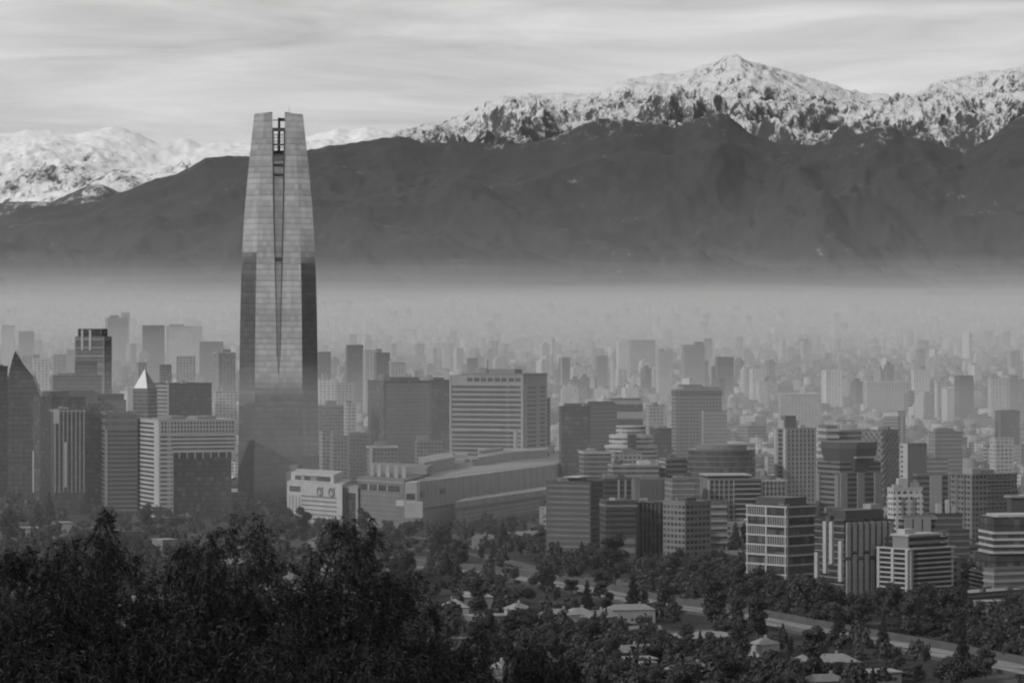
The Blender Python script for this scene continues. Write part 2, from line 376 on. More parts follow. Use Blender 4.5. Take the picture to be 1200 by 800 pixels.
def smog():
    """banks of smog, one inside the next, their tops rising with the ground and gently uneven"""
    for i, (y0, z0, z1, dn, wav, *end) in enumerate(SMOG):
        y1 = end[0] if end else 16500 + 20 * i; b = -30 - i; nx, ny = 14, 34
        V = []; Fc = []
        for q in range(ny + 1):
            y = y0 + (y1 - y0) * q / ny; X = 1500 + 37 * i + .3 * y
            for p in range(nx + 1):
                x = -X + 2 * X * p / nx
                z = z0 + (z1 - z0) * (y - y0) / (14500 - y0) + wav * 2.0 * noise.noise(Vector((x / 1300, y / 1500, i * .35))) * min(1, (y - y0) / 1500)
                V.append((x, y, z))
        n = nx + 1; k = len(V)
        for q in range(ny):
            for p in range(nx): a = q * n + p; Fc.append((a, a + 1, a + n + 1, a + n))
        c = [0, nx, ny * n + nx, ny * n]
        V += [(V[a][0], V[a][1], b) for a in c]
        Fc.append((k + 3, k + 2, k + 1, k))
        Fc.append(tuple([k, k + 1] + list(range(nx, -1, -1))))
        Fc.append(tuple([k + 1, k + 2] + [q * n + nx for q in range(ny, -1, -1)]))
        Fc.append(tuple([k + 2, k + 3] + list(range(ny * n, ny * n + nx + 1))))
        Fc.append(tuple([k + 3, k] + [q * n for q in range(0, ny + 1)]))
        m = MB(); m.v = V; m.f = Fc
        tag(m.build('smog', fog_mat('smog_air', dn, .96, .0)), 'pale smog lying over the city up to the foot of the mountains', 'smog', kind='stuff')
smog()

# ------------------------------------------------------------------ buildings
FOOT = []                                   # footprints already taken: (x, y, radius)
LAND = []                                   # landmarks for labels
class Bld:
    """a building seen from its nearest vertical corner: px x0 | xs | x1, roof row ytop, distance Y of the corner, turn phi of the right-hand wall"""
    def __init__(s, name, label, Y, x0, xs, x1, ytop, phi=25, mat='mid', depth=None, cat=None, part='wall', roof=True, h=None, group=None, body=True, fl=None):
        p = math.radians(phi); c, sn = math.cos(p), math.sin(p)
        Px, Py = (xs - 600) / F * Y, Y
        k1, k0 = (x1 - 600) / F, (x0 - 600) / F
        a = (k1 * Y - Px) / (c - k1 * sn) if x1 > xs + .5 else (depth or 18)
        b = (Px - k0 * Y) / (sn + k0 * c) if xs > x0 + 2.5 and sn + k0 * c > .08 else (depth or 20)
        b = min(b, 95)
        s.a, s.b, s.phi, s.Y = a, b, p, Y
        cx, cy = Px + a / 2 * c - b / 2 * sn, Py + a / 2 * sn + b / 2 * c
        g = G(cx, cy); s.g = g
        s.h = h if h else zat(ytop, Y) - g
        s.root = empty(name, (cx, cy, g), p)
        tag(s.root, label, cat or 'building', group)
        s.n = fl or max(2, round(s.h / 3.3)); s.fh = s.h / s.n
        s.mat = mat
        FOOT.append((cx, cy, .5 * math.hypot(a, b)))
        if body:
            s.wall = MB().box(-a / 2, a / 2, -b / 2, b / 2, -6, s.h).build(part, M[mat], s.root)
        if roof: s.roof()
    def box(s, name, x0, x1, y0, y1, z0, z1, mat, parent=None):
        return MB().box(x0, x1, y0, y1, z0, z1).build(name, M[mat], parent or s.root)
    def roof(s, mat='roof', lip=.25, hp=.9, inset=None):
        a, b, h = s.a, s.b, s.h
        r = MB().box(-a / 2 + .5, a / 2 - .5, -b / 2 + .5, b / 2 - .5, h, h + .12).build('roof', M[mat], s.root)
        m = MB()
        m.box(-a / 2 - lip, a / 2 + lip, -b / 2 - lip, -b / 2 + .35, h + .003, h + hp); m.box(-a / 2 - lip, a / 2 + lip, b / 2 - .35, b / 2 + lip, h + .003, h + hp)
        m.box(-a / 2 - lip, -a / 2 + .35, -b / 2 + .35, b / 2 - .35, h + .003, h + hp); m.box(a / 2 - .35, a / 2 + lip, -b / 2 + .35, b / 2 - .35, h + .003, h + hp)
        m.build('parapet', s.wallmat(), r); s.clutter()
    def clutter(s):
        if s.Y > 2900 or min(s.a, s.b) < 9: return
        q = random.Random(int(s.Y * 7 + s.a * 31))
        for i in range(q.choice((2, 3, 4))):
            w_, d_, h_ = q.uniform(1.5, 4.5), q.uniform(1.5, 4), q.uniform(1, 3.2)
            x, y = q.uniform(-s.a / 2 + 1.2, s.a / 2 - 1.2 - w_), q.uniform(-s.b / 2 + 1.2, s.b / 2 - 1.2 - d_)
            s.box('roof_unit', x, x + w_, y, y + d_, s.h + .11 + .004 * i, s.h + h_, q.choice(('pale', 'mid', 'white', 'dim', 'steel')))
    def wallmat(s): return M[s.mat] if s.mat in M and not s.mat.startswith(('facade', 'far')) else M['mid' if s.mat not in ('facade_white', 'far_white') else 'white']
    def rings(s, name, mat, frac=.5, out=.08, z0=0, z1=None, n=None, off=.3, sides='all', x=(0, 1), every=1):
        """one slab per storey; sides: all, L (left wall), R (right wall)"""
        z1 = z1 if z1 is not None else s.h; n = n or max(1, round((z1 - z0) / s.fh)); fh = (z1 - z0) / n; hh = fh * frac
        a, b = s.a, s.b; m = MB()
        if sides == 'all': m.box(-a / 2 - out, a / 2 + out, -b / 2 - out, b / 2 + out, 0, hh)
        elif sides == 'R': m.box(-a / 2 + a * x[0], -a / 2 + a * x[1], -b / 2 - out, -b / 2 + .3, 0, hh)
        elif sides == 'L': m.box(-a / 2 - out, -a / 2 + .3, -b / 2 + b * x[0], -b / 2 + b * x[1], 0, hh)
        me = m.mesh(name, M[mat])
        for i in range(0, n, every):
            o = bpy.data.objects.new(name, me); link(o, s.root); o.location = (0, 0, z0 + fh * (i + off))
        return s
    def fins(s, name, mat, n, width=.8, out=.5, side='R', z0=0, z1=None, x=(0, 1), ends=True):
        z1 = z1 if z1 is not None else s.h; a, b = s.a, s.b
        L_ = a if side == 'R' else b; m = MB()
        m.box(-width / 2, width / 2, -out, .25, 0, z1 - z0) if side == 'R' else m.box(-out, .25, -width / 2, width / 2, 0, z1 - z0)
        me = m.mesh(name, M[mat])
        for i in range(n):
            f = x[0] + (x[1] - x[0]) * ((i / (n - 1)) if n > 1 else .5)
            q = -L_ / 2 + width / 2 + (L_ - width) * f
            o = bpy.data.objects.new(name, me); link(o, s.root)
            o.location = (q, -b / 2, z0) if side == 'R' else (-a / 2, q, z0)
        return s
    def plant(s, fx=.5, fy=.5, wx=.35, wy=.4, h=3.5, mat='mid', z=None):
        z = s.h if z is None else z; a, b = s.a, s.b
        x0 = -a / 2 + (a - a * wx) * fx; y0 = -b / 2 + (b - b * wy) * fy
        s.box('plant_room', x0, x0 + a * wx, y0, y0 + b * wy, z + .13, z + h, mat); return s
    def mast(s, fx=.5, fy=.5, h=12, r=.3):
        MB().bar((-s.a / 2 + s.a * fx, -s.b / 2 + s.b * fy, s.h), (-s.a / 2 + s.a * fx, -s.b / 2 + s.b * fy, s.h + h), r, r * .4).build('mast', M['steel'], s.root); return s

# ---- the very tall glass tower
def tower():
    Y0 = 2400; cx = (323.3 - 600) / F * Y0
    root = empty('skyscraper', (cx, Y0 + 28, 0), math.radians(4.2))
    tag(root, 'very tall tapering glass skyscraper with a deep slot down its middle', 'skyscraper')
    FOOT.append((cx, Y0 + 28, 45)); LAND.append(('the glass skyscraper', 324))
    WT = [(0, 31.0), (50, 30.2), (100, 29.5), (150, 28.9), (191, 27.6), (221, 26.0), (245, 24.0), (261, 22.4), (280, 20.4), (300, 18.2)]
    ST = [(0, .03), (104, .03), (109, 1.2), (150, 2.1), (190, 3.0), (230, 3.9), (262, 4.4), (300, 4.7)]
    zs = [0] + [22 + 8.6 * i for i in range(32)]; zs = [z for z in zs if z < 296] + [286.0, 299.0]; zs = sorted(set(zs))
    W = lambda z: sum(interp(WT, z + d) for d in (-14, -7, 0, 7, 14)) / 5 if 14 < z < 286 else interp(WT, z)
    S = lambda z: interp(ST, z)
    C = .6
    def strip(fn, name, mat=M['glass_tower'], z0=0, z1=299):
        m = MB(); lv = [z for z in zs if z0 <= z <= z1]
        for z in lv:
            p, q = fn(z); m.v += [(p[0], p[1], z), (q[0], q[1], z)]
        for i in range(len(lv) - 1):
            b = 2 * i; m.f.append((b, b + 1, b + 3, b + 2))
        return m.build(name, mat, root)
    for sx in (-1, 1):
        for sy in (-1, 1):
            # main faces on either side of the slot, with wall side faces, and the canted corners
            f = lambda z, sx=sx, sy=sy: ((sx * S(z), sy * W(z)), (sx * C * W(z), sy * W(z)))
            g = (lambda z, f=f: f(z)) if sx * -sy > 0 else (lambda z, f=f: f(z)[::-1])
            strip(g, 'facade')
            k = lambda z, sx=sx, sy=sy: ((sx * C * W(z), sy * W(z)), (sx * W(z), sy * C * W(z)))
            strip((lambda z, k=k: k(z)) if sx * -sy > 0 else (lambda z, k=k: k(z)[::-1]), 'corner_facade')
            # slot cheeks
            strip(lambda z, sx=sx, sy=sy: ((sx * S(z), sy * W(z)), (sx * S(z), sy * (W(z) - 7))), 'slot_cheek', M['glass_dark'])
        strip(lambda z, sx=sx: ((sx * W(z), -sx * -1 * -C * W(z)), (sx * W(z), sx * C * W(z))) , 'facade')
        # inner cheek of the open crown
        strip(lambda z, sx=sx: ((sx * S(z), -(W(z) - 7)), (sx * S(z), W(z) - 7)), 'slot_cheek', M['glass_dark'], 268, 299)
    for sy in (-1, 1):
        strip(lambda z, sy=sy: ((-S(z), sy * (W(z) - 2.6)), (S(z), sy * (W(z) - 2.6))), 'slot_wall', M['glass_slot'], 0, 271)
    # roof of each half, the slab over the slot
    zt = 299.0; wt = W(zt); st = S(zt)
    for sx in (-1, 1):
        pts = [(sx * st, -wt), (sx * C * wt, -wt), (sx * wt, -C * wt), (sx * wt, C * wt), (sx * C * wt, wt), (sx * st, wt)]
        if sx < 0: pts = pts[::-1]
        m = MB().prism(pts, zt - .8, zt, None)
        # crown edge rises a little towards the slot
        m.v = [(x, y, z + (.9 if z > zt - .5 and abs(x) < st + .1 else 0)) for x, y, z in m.v]
        m.build('roof', M['steel'], root)
    MB().box(-4.4, 4.4, -W(271) + 7, W(271) - 7, 270.2, 271).build('slot_roof', M['steel'], root)
    for sx in (-1, 1):
        m = MB(); lv = [z for z in zs if 112 < z < 287]
        for z, z2 in zip(lv, lv[1:]): m.bar((sx * (S(z) - .3), -W(z) - .25, z), (sx * (S(z2) - .3), -W(z2) - .25, z2), .35 + .5 * sm(120, 250, z), n=4)
        m.build('slot_rail', M['dark'], root)
    for z in (187.5, 252, 259.5, 267, 274.5, 285.3):
        MB().box(-S(z), S(z), -W(z) - .2, -W(z) + 1.2, z, z + (2.6 if z in (187.5, 285.3) else 1.3)).build('crossbeam', M['dark'], root)
    m = MB()
    for i in range(6): m.bar((-3.2, -13, 271 + i * 2.4), (2.6, -13, 271 + i * 2.4), .35, n=4)
    for x in (-3.2, -1, 1.2, 2.8): m.bar((x, -13, 271), (x, -13, 284), .3, n=4)
    m.build('lattice', M['pale'], root)
    cr_ = MB().bar((.4, -6, 271), (.4, -6, 296.4), 1.0, .9, n=8).build('crane', M['dark'], root)
    MB().box(.4, 5.4, -6.9, -5.1, 293.8, 296.2).build('jib', M['dark'], cr_)
    MB().bar((-4.4, -6, 294.6), (1, -6, 294.6), .45, n=4).build('stay', M['dark'], cr_)
    MB().bar((8, 0, 299), (8, 0, 305), .2, .1).build('mast', M['steel'], root)
    for z in (290, 222, 146, 96, 60):
        pass
    MB().box(-36, 40, -26, 34, -3, 14).build('podium', M['glass_mid'], root)
tower()

# ---- shopping centre at its foot
def mall():
    root = empty('shopping_mall', (0, 0, 0)); tag(root, 'long pale windowless shopping mall with stepped roofs, right at the foot of the glass skyscraper', 'shopping mall')
    LAND.append(('the shopping mall', 520))
    def P(px, Y): return at(px, Y)
    def poly(name, pts, z0, ztop, mat, parent=None):
        return MB().prism([P(*q) for q in pts], z0, ztop, None).build(name, M[mat], parent or root)
    def face(name, A, B, z0, z1, t0, t1, out, mat, parent=None, depth=.4):
        """panel on the wall from plan point A to B (seen from the camera), t along it"""
        ax, ay = P(*A); bx, by = P(*B); dx, dy = bx - ax, by - ay; l = math.hypot(dx, dy); nx, ny = dy / l, -dx / l
        p = lambda t, o: (ax + dx * t + nx * o, ay + dy * t + ny * o)
        return MB().prism([p(t0, out), p(t1, out), p(t1, -depth), p(t0, -depth)], z0, z1).build(name, M[mat], parent or root)
    # pale wing with grooves and two round emblems
    A, B = (336.5, 2262), (401, 2205)
    wing = poly('pale_wing', [A, B, (412, 2290), (352, 2340)], -3, 28.2, 'white')
    A2, B2 = (341, 2270), (391, 2226)
    up = poly('upper_storey', [A2, B2, (402, 2290), (350, 2335)], 28.3, 34.2, 'white')
    face('window_band', A2, B2, 29.2, 32.6, .1, .93, .12, 'glass')
    for i in range(6): face('groove', A, B, 2.6 + i * 3.1, 3.7 + i * 3.1, .26, .9, .07, 'dim', wing)
    for t in (.04, .1, .16, .22): face('groove', A, B, 2, 18.5, t, t + .018, .07, 'dim', wing)
    sgn = face('sign', A, B, 21.4, 25.2, .045, .245, .3, 'dark', wing)
    ax, ay = P(*A); bx, by = P(*B); l = math.hypot(bx - ax, by - ay); ux, uy = (bx - ax) / l, (by - ay) / l; nx, ny = uy, -ux
    fp = lambda s_, z, o=.45: (ax + ux * s_ + nx * o, ay + uy * s_ + ny * o, z)
    for i in range(6):      # strokes on the dark sign, too small to read
        s0 = l * .045 + 1.2 + i * 1.35; MB().bar(fp(s0, 22.3), fp(s0 + (.5 if i % 2 else 0), 24.3), .16, n=4).build('sign_stroke', M['pale'], sgn)
    for t in (.60, .81):
        m = MB(); c0 = l * t; R_ = 2.7
        an = [math.radians(q) for q in range(45, 331, 22)]
        for p_, q_ in zip(an, an[1:]): m.bar(fp(c0 + R_ * math.cos(p_), 22.6 + R_ * math.sin(p_)), fp(c0 + R_ * math.cos(q_), 22.6 + R_ * math.sin(q_)), .42, n=5)
        m.bar(fp(c0 - .2, 23.6), fp(c0 + 1.6, 23.6), .36, n=5); m.bar(fp(c0 + 1.5, 24.4), fp(c0 + 1.7, 21.4), .36, n=5)
        m.bar(fp(c0 + 3.9, 26.0), fp(c0 + 3.9, 21.2), .42, n=5); m.bar(fp(c0 + 3.9, 21.2), fp(c0 + 2.9, 19.9), .42, n=5); m.bar(fp(c0 + 2.9, 19.9), fp(c0 + 1.6, 19.7), .38, n=5)
        m.build('emblem', M['dim'], wing)
    # frame with dark opening
    A, B = (401, 2215), (419.5, 2199)
    fr = poly('portal', [A, B, (428, 2240), (410, 2260)], -3, 26.0, 'pale'); face('opening', A, B, 0, 22.5, .24, .86, .15, 'glass_dark', fr)
    # dark wing with pale lines
    A, B = (419.5, 2203), (474, 2155)
    dw = poly('dark_wing', [A, B, (497, 2230), (440, 2290)], -3, 33.5, 'dim')
    for i in range(7): face('floor_band', A, B, 3 + i * 3.2, 3.9 + i * 3.2, 0, .9, .25, 'mid', dw)
    face('window_band', A, B, 25.4, 29.2, .02, .9, .1, 'glass_dark', dw)
    for t in (.22, .42, .62): face('pier', A, B, 25.2, 29.6, t, t + .03, .3, 'pale', dw)
    face('cornice', A, B, 31.2, 32.2, -.02, .99, .4, 'pale', dw)
    # pylon with square window, hung sign block and stalk
    py = poly('pylon', [(474.5, 2150), (488.5, 2152), (492, 2172), (478, 2175)], -3, 32.2, 'white')
    face('window', (474.5, 2150), (488.5, 2152), 20.5, 24.8, .12, .86, .1, 'glass_dark', py)
    poly('sign_block', [(474, 2138), (495, 2140), (496, 2147.5), (475, 2147)], 9, 19.5, 'white')
    poly('canopy', [(464, 2140), (473.6, 2138), (474.6, 2147), (465, 2148)], 17, 20.4, 'white')
    # long hall receding to the right
    h1 = poly('hall', [(489, 2175), (541, 2262), (650, 2480), (700, 2850), (560, 2960), (478, 2330)], -3, 31.5, 'pale')
    face('dark_window', (489, 2175), (541, 2262), 20.5, 25, .02, .16, .12, 'glass_dark', h1); face('dark_window', (489, 2175), (541, 2262), 21, 25, .5, .62, .12, 'glass_dark', h1)
    face('ledge', (489, 2175), (541, 2262), 12.2, 13.4, 0, 1, .5, 'dim', h1)
    poly('roof', [(491, 2183), (542, 2306), (648, 2484), (696, 2840), (562, 2940), (481, 2332)], 31.5, 31.8, 'roof_light', h1)
    # upper levels on the roof
    u1 = poly('roof_hall', [(497, 2290), (533, 2400), (530, 2520), (490, 2400)], 31.8, 40, 'roof_light'); poly('roof', [(498, 2294), (532, 2402), (529.5, 2515), (491, 2402)], 40, 40.3, 'roof', u1)
    u2 = poly('roof_hall', [(560, 2450), (600, 2560), (640, 2620), (650, 2780), (560, 2760)], 31.8, 38, 'pale'); poly('roof', [(561, 2456), (600, 2566), (639, 2625), (648, 2775), (561, 2755)], 38, 38.3, 'roof', u2)
    for i, q in enumerate((434, 442, 452, 462, 471)):
        poly('roof_pillar', [(q, 2225 - i * 8), (q + 4.4, 2223 - i * 8), (q + 5, 2245 - i * 8), (q + .6, 2247 - i * 8)], 33.5, 41, 'pale')
    poly('plant_room', [(432, 2290), (500, 2240), (507, 2300), (440, 2350)], 33.6, 38.5, 'mid')
    poly('skylight', [(533, 2440), (548, 2445), (546, 2458), (534, 2455)], 38, 41, 'white')
    poly('skylight', [(566, 2530), (590, 2600), (586, 2620), (562, 2545)], 38.3, 40.5, 'roof_light')
    # low annex with sloping sheet roof in front of the hall
    an_ = poly('annex', [(534, 2190), (640, 2380), (652, 2450), (545, 2245)], -3, 12.5, 'stone')
    MB().prism([P(533, 2186), P(641, 2376), P(650, 2450), P(544, 2243)], 12.6, 17.2).build('fascia', M['pale'], an_)
    for i in range(16): face('panel_joint', (533, 2186), (641, 2376), 12.8, 17.1, i / 16, i / 16 + .003, .06, 'dim', an_)
    for i in range(10): face('panel_joint', (489, 2175), (541, 2262), 13.5, 31.3, i / 10 + .02, i / 10 + .026, .05, 'mid', h1)
    for i in range(14): face('panel_joint', (541, 2262), (650, 2480), 14, 31.3, i / 14 + .01, i / 14 + .016, .05, 'mid', h1)
    q_ = random.Random(3)
    for i in range(26):
        px_ = q_.uniform(510, 655); Y_ = 2350 + (px_ - 510) * 2.3 + q_.uniform(0, 160); w_ = q_.uniform(2, 7); x_, y_ = P(px_, Y_)
        MB().box(x_, x_ + w_, y_, y_ + q_.uniform(2, 8), 31.9, 31.9 + q_.uniform(1.2, 3.4)).build('roof_unit', M[q_.choice(('pale', 'mid', 'dim', 'white'))], h1)
    for i in range(4): face('ledge', (534, 2190), (640, 2380), 1.5 + i * 3, 2.2 + i * 3, 0, 1, .35, 'mid', an_)
    for q, Y in ((400, 2260), (480, 2200), (520, 2280), (560, 2400), (600, 2500), (640, 2650), (560, 2600), (600, 2700), (640, 2780), (500, 2420), (370, 2290), (440, 2230), (610, 2420), (580, 2330), (540, 2260)):
        x, y = at(q, Y); FOOT.append((x, y, 45))
mall()

# ---- large buildings one can tell apart
def H(lm, *a, **k):
    b = Bld(*a, **k)
    if lm: LAND.append((lm, (a[3] + a[5]) / 2))
    return b
OT, AP = 'office_tower', 'apartment_block'
# left of the skyscraper
def pointed():
    Y = 2500; x0, _ = at(8, Y); root = empty(OT, (x0, Y, 0), math.radians(4)); tag(root, 'dark office tower ending in a sharp slanted point', 'building')
    FOOT.append((x0 + 14, Y + 12, 24)); LAND.append(('the pointed dark tower', 25))
    k = lambda px, py: ((px - 8) / F * Y, zat(py, Y))
    prof = [k(8, 600), k(50, 600), k(49, 468), k(43.5, 456), k(38, 440), k(27, 426), k(17.5, 411), k(14, 422), k(9, 443)]
    def pr(name, sub, y0, y1, mat, parent):
        n = len(sub); m = MB(); m.v = [(x, y0, z) for x, z in sub] + [(x, y1, z) for x, z in sub]
        m.f = [tuple(range(n)), tuple(range(2 * n - 1, n - 1, -1))] + [((i + 1) % n, i, n + i, n + (i + 1) % n) for i in range(n)]
        return m.build(name, M[mat], parent)
    w_ = pr('wall', prof, 0, 26, 'glass_dark', root)
    for px in (13, 24, 36): pr('fin', [k(px, 600), k(px + .8, 600), k(px + .8, 470), k(px, 470)], -.5, -.01, 'dark', w_)
    for i in range(22): z = 4 + i * 4.2; pr('floor_band', [(1, z), (26, z), (26, z + .6), (1, z + .6)], -.3, -.005, 'dark', w_)
pointed()
b = H(None, OT, 'dark glass block at the very edge, left of the pointed dark tower', 2420, -30, -8, 9, 430, 55, 'glass_dark').plant()
b = H(None, OT, 'broad dark glass block whose one corner carries a thin bright strip', 2450, 38, 60, 100, 466, 30, 'glass_dark'); b.plant(.3, .5, .5, .5, 5, 'dark')
MB().box(-b.a / 2 - .5, -b.a / 2 + .2, b.b / 2 - 4, b.b / 2 - 1.5, 10, 42).build('bright_strip', M['white'], b.root)
b = H('the banded crown tower', OT, 'slim tower with horizontal bands and two bright strips in its dark crown', 3000, 88, 121, 131, 394, 62, 'glass_mid', roof=False)
b.rings('floor_band', 'pale', .16, .3, n=16, off=.6); b.fins('corner_strip', 'pale', 1, 1.6, .7, 'R', x=(0, 0))
cz = zat(385, 3000) - b.g
cr_ = b.box('crown', -b.a / 2 + .5, b.a / 2 - 4, -b.b / 2 + 2, b.b / 2 - 3, b.h, cz, 'glass_dark')
for f in (.42, .7): b.box('bright_strip', -b.a / 2 - .6, -b.a / 2 + .2, -b.b / 2 + b.b * f, -b.b / 2 + b.b * f + 2.4, b.h - 13, cz - 1, 'white', cr_)
b = H(None, OT, 'stepped mid-height office block just before the banded crown tower', 2850, 60, 62, 119, 441, 12, 'glass_mid'); b.rings('floor_band', 'mid', .3, .2); b.plant(.85, .5, .45, .6, 14, 'glass_mid').plant(.2, .5, .5, .5, 3)
b = H(None, OT, 'low broad dark block with flat black roof before the stepped office block', 2640, 58, 60, 116, 461, 8, 'dark'); b.plant(.5, .4, .8, .6, 3, 'dark')
b = H(None, OT, 'flat dark box with black upper floor, left of the pyramid roofed tower', 2560, 112, 114, 148, 470, 10, 'dim'); b.plant(.1, .3, .92, .8, 6, 'dark'); b.rings('floor_band', 'mid', .25, .15)
b = H('the office with upright white fins', OT, 'dark office whose front carries a row of tall upright white fins', 2350, 60, 64, 99, 480, 14, 'glass_dark')
b.fins('fin', 'pale', 8, .7, .9, 'R', z0=16); b.box('bright_panel', -b.a / 2 - .8, -b.a / 2 + 3.2, -b.b / 2 - .95, -b.b / 2 - .5, b.h - 10, b.h + .5, 'white'); b.rings('cornice', 'pale', .3, .95, z0=b.h - 2.4, z1=b.h + .9, n=1)
MB().box(-b.a / 2 + 7, -b.a / 2 + 8.8, -b.b / 2 - 2.2, -b.b / 2 - .91, 20, 53).build('bright_strip', M['white'], b.root)
b = H(None, OT, 'plain dark glass tower between the white fins and the finely lined block', 2380, 97, 99, 122, 478, 10, 'glass_dark'); b.plant(.5, .5, .7, .6, 4, 'dark')
b = H('the finely lined grey block', OT, 'grey block with fine floor lines and one pale corner edge', 2340, 118, 123, 161, 484, 12, 'dim')
b.rings('window_band', 'glass_dark', .5, .1, z1=b.h * .84); b.fins('pale_edge', 'pale', 1, 1.8, .5, 'R', x=(0, 0), z1=b.h * .84); b.rings('window_band', 'glass', .55, .1, z0=b.h * .86, z1=b.h - .6, n=2); b.fins('pier', 'mid', 16, .5, .3, 'R', z0=b.h * .86)  # the block's lit left edge is put in as a pale strip
def portal():
    b = H('the white portal office', OT, 'white office block with ribbon windows, pierced square grid on top and deep dark portal', 2300, 159, 186, 275.5, 493, 22, 'white', body=False, roof=False); a, d, h = b.a, b.b, b.h
    ux = lambda px: (px - 186) / (275.5 - 186) * a - a / 2
    c1 = ux(203)
    m = MB().box(-a / 2, c1, -d / 2, d / 2, -6, h); m.box(c1, a / 2, -d / 2, d / 2, h - 23, h); m.build('wall', M['white'], b.root)
    b.box('recess_wall', c1, a / 2, -d / 2 + 9, d / 2 - 2, -6, h - 23, 'glass_dark')
    b.roof('roof')
    n = 21
    b.rings('window_band', 'glass_dark', .46, .1, z0=2, z1=h - 1, n=n, sides='L', x=(.2, .9))
    b.rings('window_band', 'glass', .45, .08, z0=2, z1=h - 10, n=n - 3, sides='R', x=(.02, .18))
    b.rings('window_band', 'glass', .5, .08, z0=h - 22, z1=h - 10.5, n=4, sides='R', x=(.18, .99))
    b.rings('window_band', 'glass', .62, .08, z0=h - 9.5, z1=h - .6, n=3, sides='R', x=(.03, .99)); b.fins('pier', 'white', 24, .9, .35, 'R', z0=h - 9.6, x=(.02, 1))
    b.fins('column', 'white', 9, 1.0, -.2, 'R', z0=h - 27, z1=h - 22.5, x=(.16, 1))
    b.plant(.3, .5, .2, .5, 3).plant(.8, .5, .25, .4, 2.6)
portal()
b = H('the black slab with a pale banded end', OT, 'black flat-topped slab whose narrow end wall is pale with dark bands', 2700, 177, 198, 248, 450, 38, 'glass_dark')
b.rings('floor_band', 'pale', .5, .2, sides='L', x=(.02, .98)); b.fins('pale_edge', 'pale', 2, 1.6, .5, 'L')
def pyramid():
    b = H('the pyramid roofed tower', OT, 'dark tower under a steep pyramid roof with one gleaming white slope', 2640, 156, 173, 184, 455, 50, 'glass_dark', roof=False); a, d, h = b.a, b.b, b.h
    t = zat(432, 2640) - b.g; m = MB(); m.v = [(-a / 2, -d / 2, h), (a / 2, -d / 2, h), (a / 2, d / 2, h), (-a / 2, d / 2, h), (0, 0, t)]; m.f = [(0, 1, 4), (1, 2, 4), (2, 3, 4), (3, 2, 1, 0)]
    r = m.build('roof', M['dark'], b.root)
    m = MB(); m.v = [(-a / 2 - .1, -d / 2 + .5, h), (-a / 2 - .1, d / 2 - .5, h), (-.1, 0, t)]; m.f = [(0, 2, 1)]; m.build('gleam_slope', M['gleam'], r)  # the gleam of this slope is painted as near-white colour
    b.rings('floor_band', 'dim', .3, .2)
pyramid()
# right of the skyscraper
b = H('the bulky dark glass office', OT, 'bulky dark glass office with cut corner and ragged rooftop', 2900, 431, 450, 506, 447, 20, 'glass_dark'); b.plant(.55, .3, .5, .6, 4, 'dark').plant(.05, .2, .12, .3, 6, 'mid'); b.mast(.02, .1, 8)
b.box('glass_panel', -b.a / 2 + 2, b.a / 2 - 2, -b.b / 2 - .4, -b.b / 2, 4, b.h - 1.5, 'glass_mid')
b = H(None, OT, 'narrow dark glass wing wedged between the bulky dark office and the banded hotel', 2860, 503, 506, 528, 446, 12, 'glass_dark'); b.plant(.2, .5, .5, .5, 3, 'dark')
def hotel():
    b = H('the banded hotel', 'hotel_tower', 'broad hotel block with pale horizontal bands and a framed lower field', 2650, 527, 613, 641, 441, 66, 'pale', cat='hotel', roof=False, fl=20); a, d, h = b.a, b.b, b.h
    b.roof('roof')
    zb = zat(540, 2650) - b.g
    b.rings('window_band', 'glass_dark', .58, .1, z0=h * .55, z1=h - 6.5, n=9, sides='L', x=(.03, .97), off=.15)
    b.rings('window_band', 'glass_dark', .62, .1, z0=zb - 8, z1=h * .54, n=9, sides='L', x=(.13, .96), off=.12)
    b.rings('window_band', 'glass_dark', .5, .1, z0=zb - 8, z1=h * .54, n=9, sides='L', x=(.02, .07), off=.12)
    b.rings('window_band', 'glass', .5, .1, z0=zb - 8, z1=h - 8, n=19, sides='R', x=(.18, .55)); b.rings('window_band', 'glass', .5, .1, z0=zb - 8, z1=h - 8, n=19, sides='R', x=(.7, .92))
    fr = b.box('frame', -a / 2 - .8, -a / 2 - .1, -d / 2 + d * .085, -d / 2 + d * .125, zb - 8, h * .555, 'pale')
    b.box('frame_beam', -a / 2 - .8, -a / 2 - .1, -d / 2 + d * .125, d / 2 - 1.5, h * .535, h * .555, 'pale', fr)
    b.fins('pale_edge', 'pale', 2, 1.7, .6, 'L', z1=h)
    b.fins('pale_edge', 'pale', 1, 1.6, .5, 'R', x=(0, 0))
    # open top storey between stubby piers, with a flat canopy
    b.rings('dark_gallery', 'glass_dark', .6, .12, z0=h - 5, z1=h, n=1, sides='L', x=(.02, .78), off=.15)
    b.fins('gallery_pier', 'pale', 9, 1.2, .5, 'L', z0=h - 5.2, z1=h, x=(.01, .77))
    b.box('roof_canopy', -a / 2 - .5, a / 2, -d / 2 - .4, d / 2 - d * .18, h + .95, h + 2.4, 'mid'); b.plant(.3, .3, .3, .4, 6).mast(.2, .55, 14, .5).mast(.3, .3, 9)
hotel()
b = H(None, AP, 'lower grey block with small dark windows, hard against the side of the banded hotel', 2700, 632, 634, 645, 467, 16, 'mid'); b.rings('window_band', 'glass_dark', .45, .1, sides='R', x=(.1, .9))
b = H('the twin dark blocks', OT, 'dark blunt office block, the nearer one of a joined pair', 2500, 655, 658, 692, 477, 8, 'glass_dark'); b.plant(.5, .5, .7, .6, 3, 'dark')
b = H(None, OT, 'dark office block with black roof band, right half of a joined pair', 2560, 690, 692, 723, 474, 8, 'dark'); b.plant(.3, .4, .9, .7, 2.5, 'dark'); b.rings('floor_band', 'dim', .3, .15)
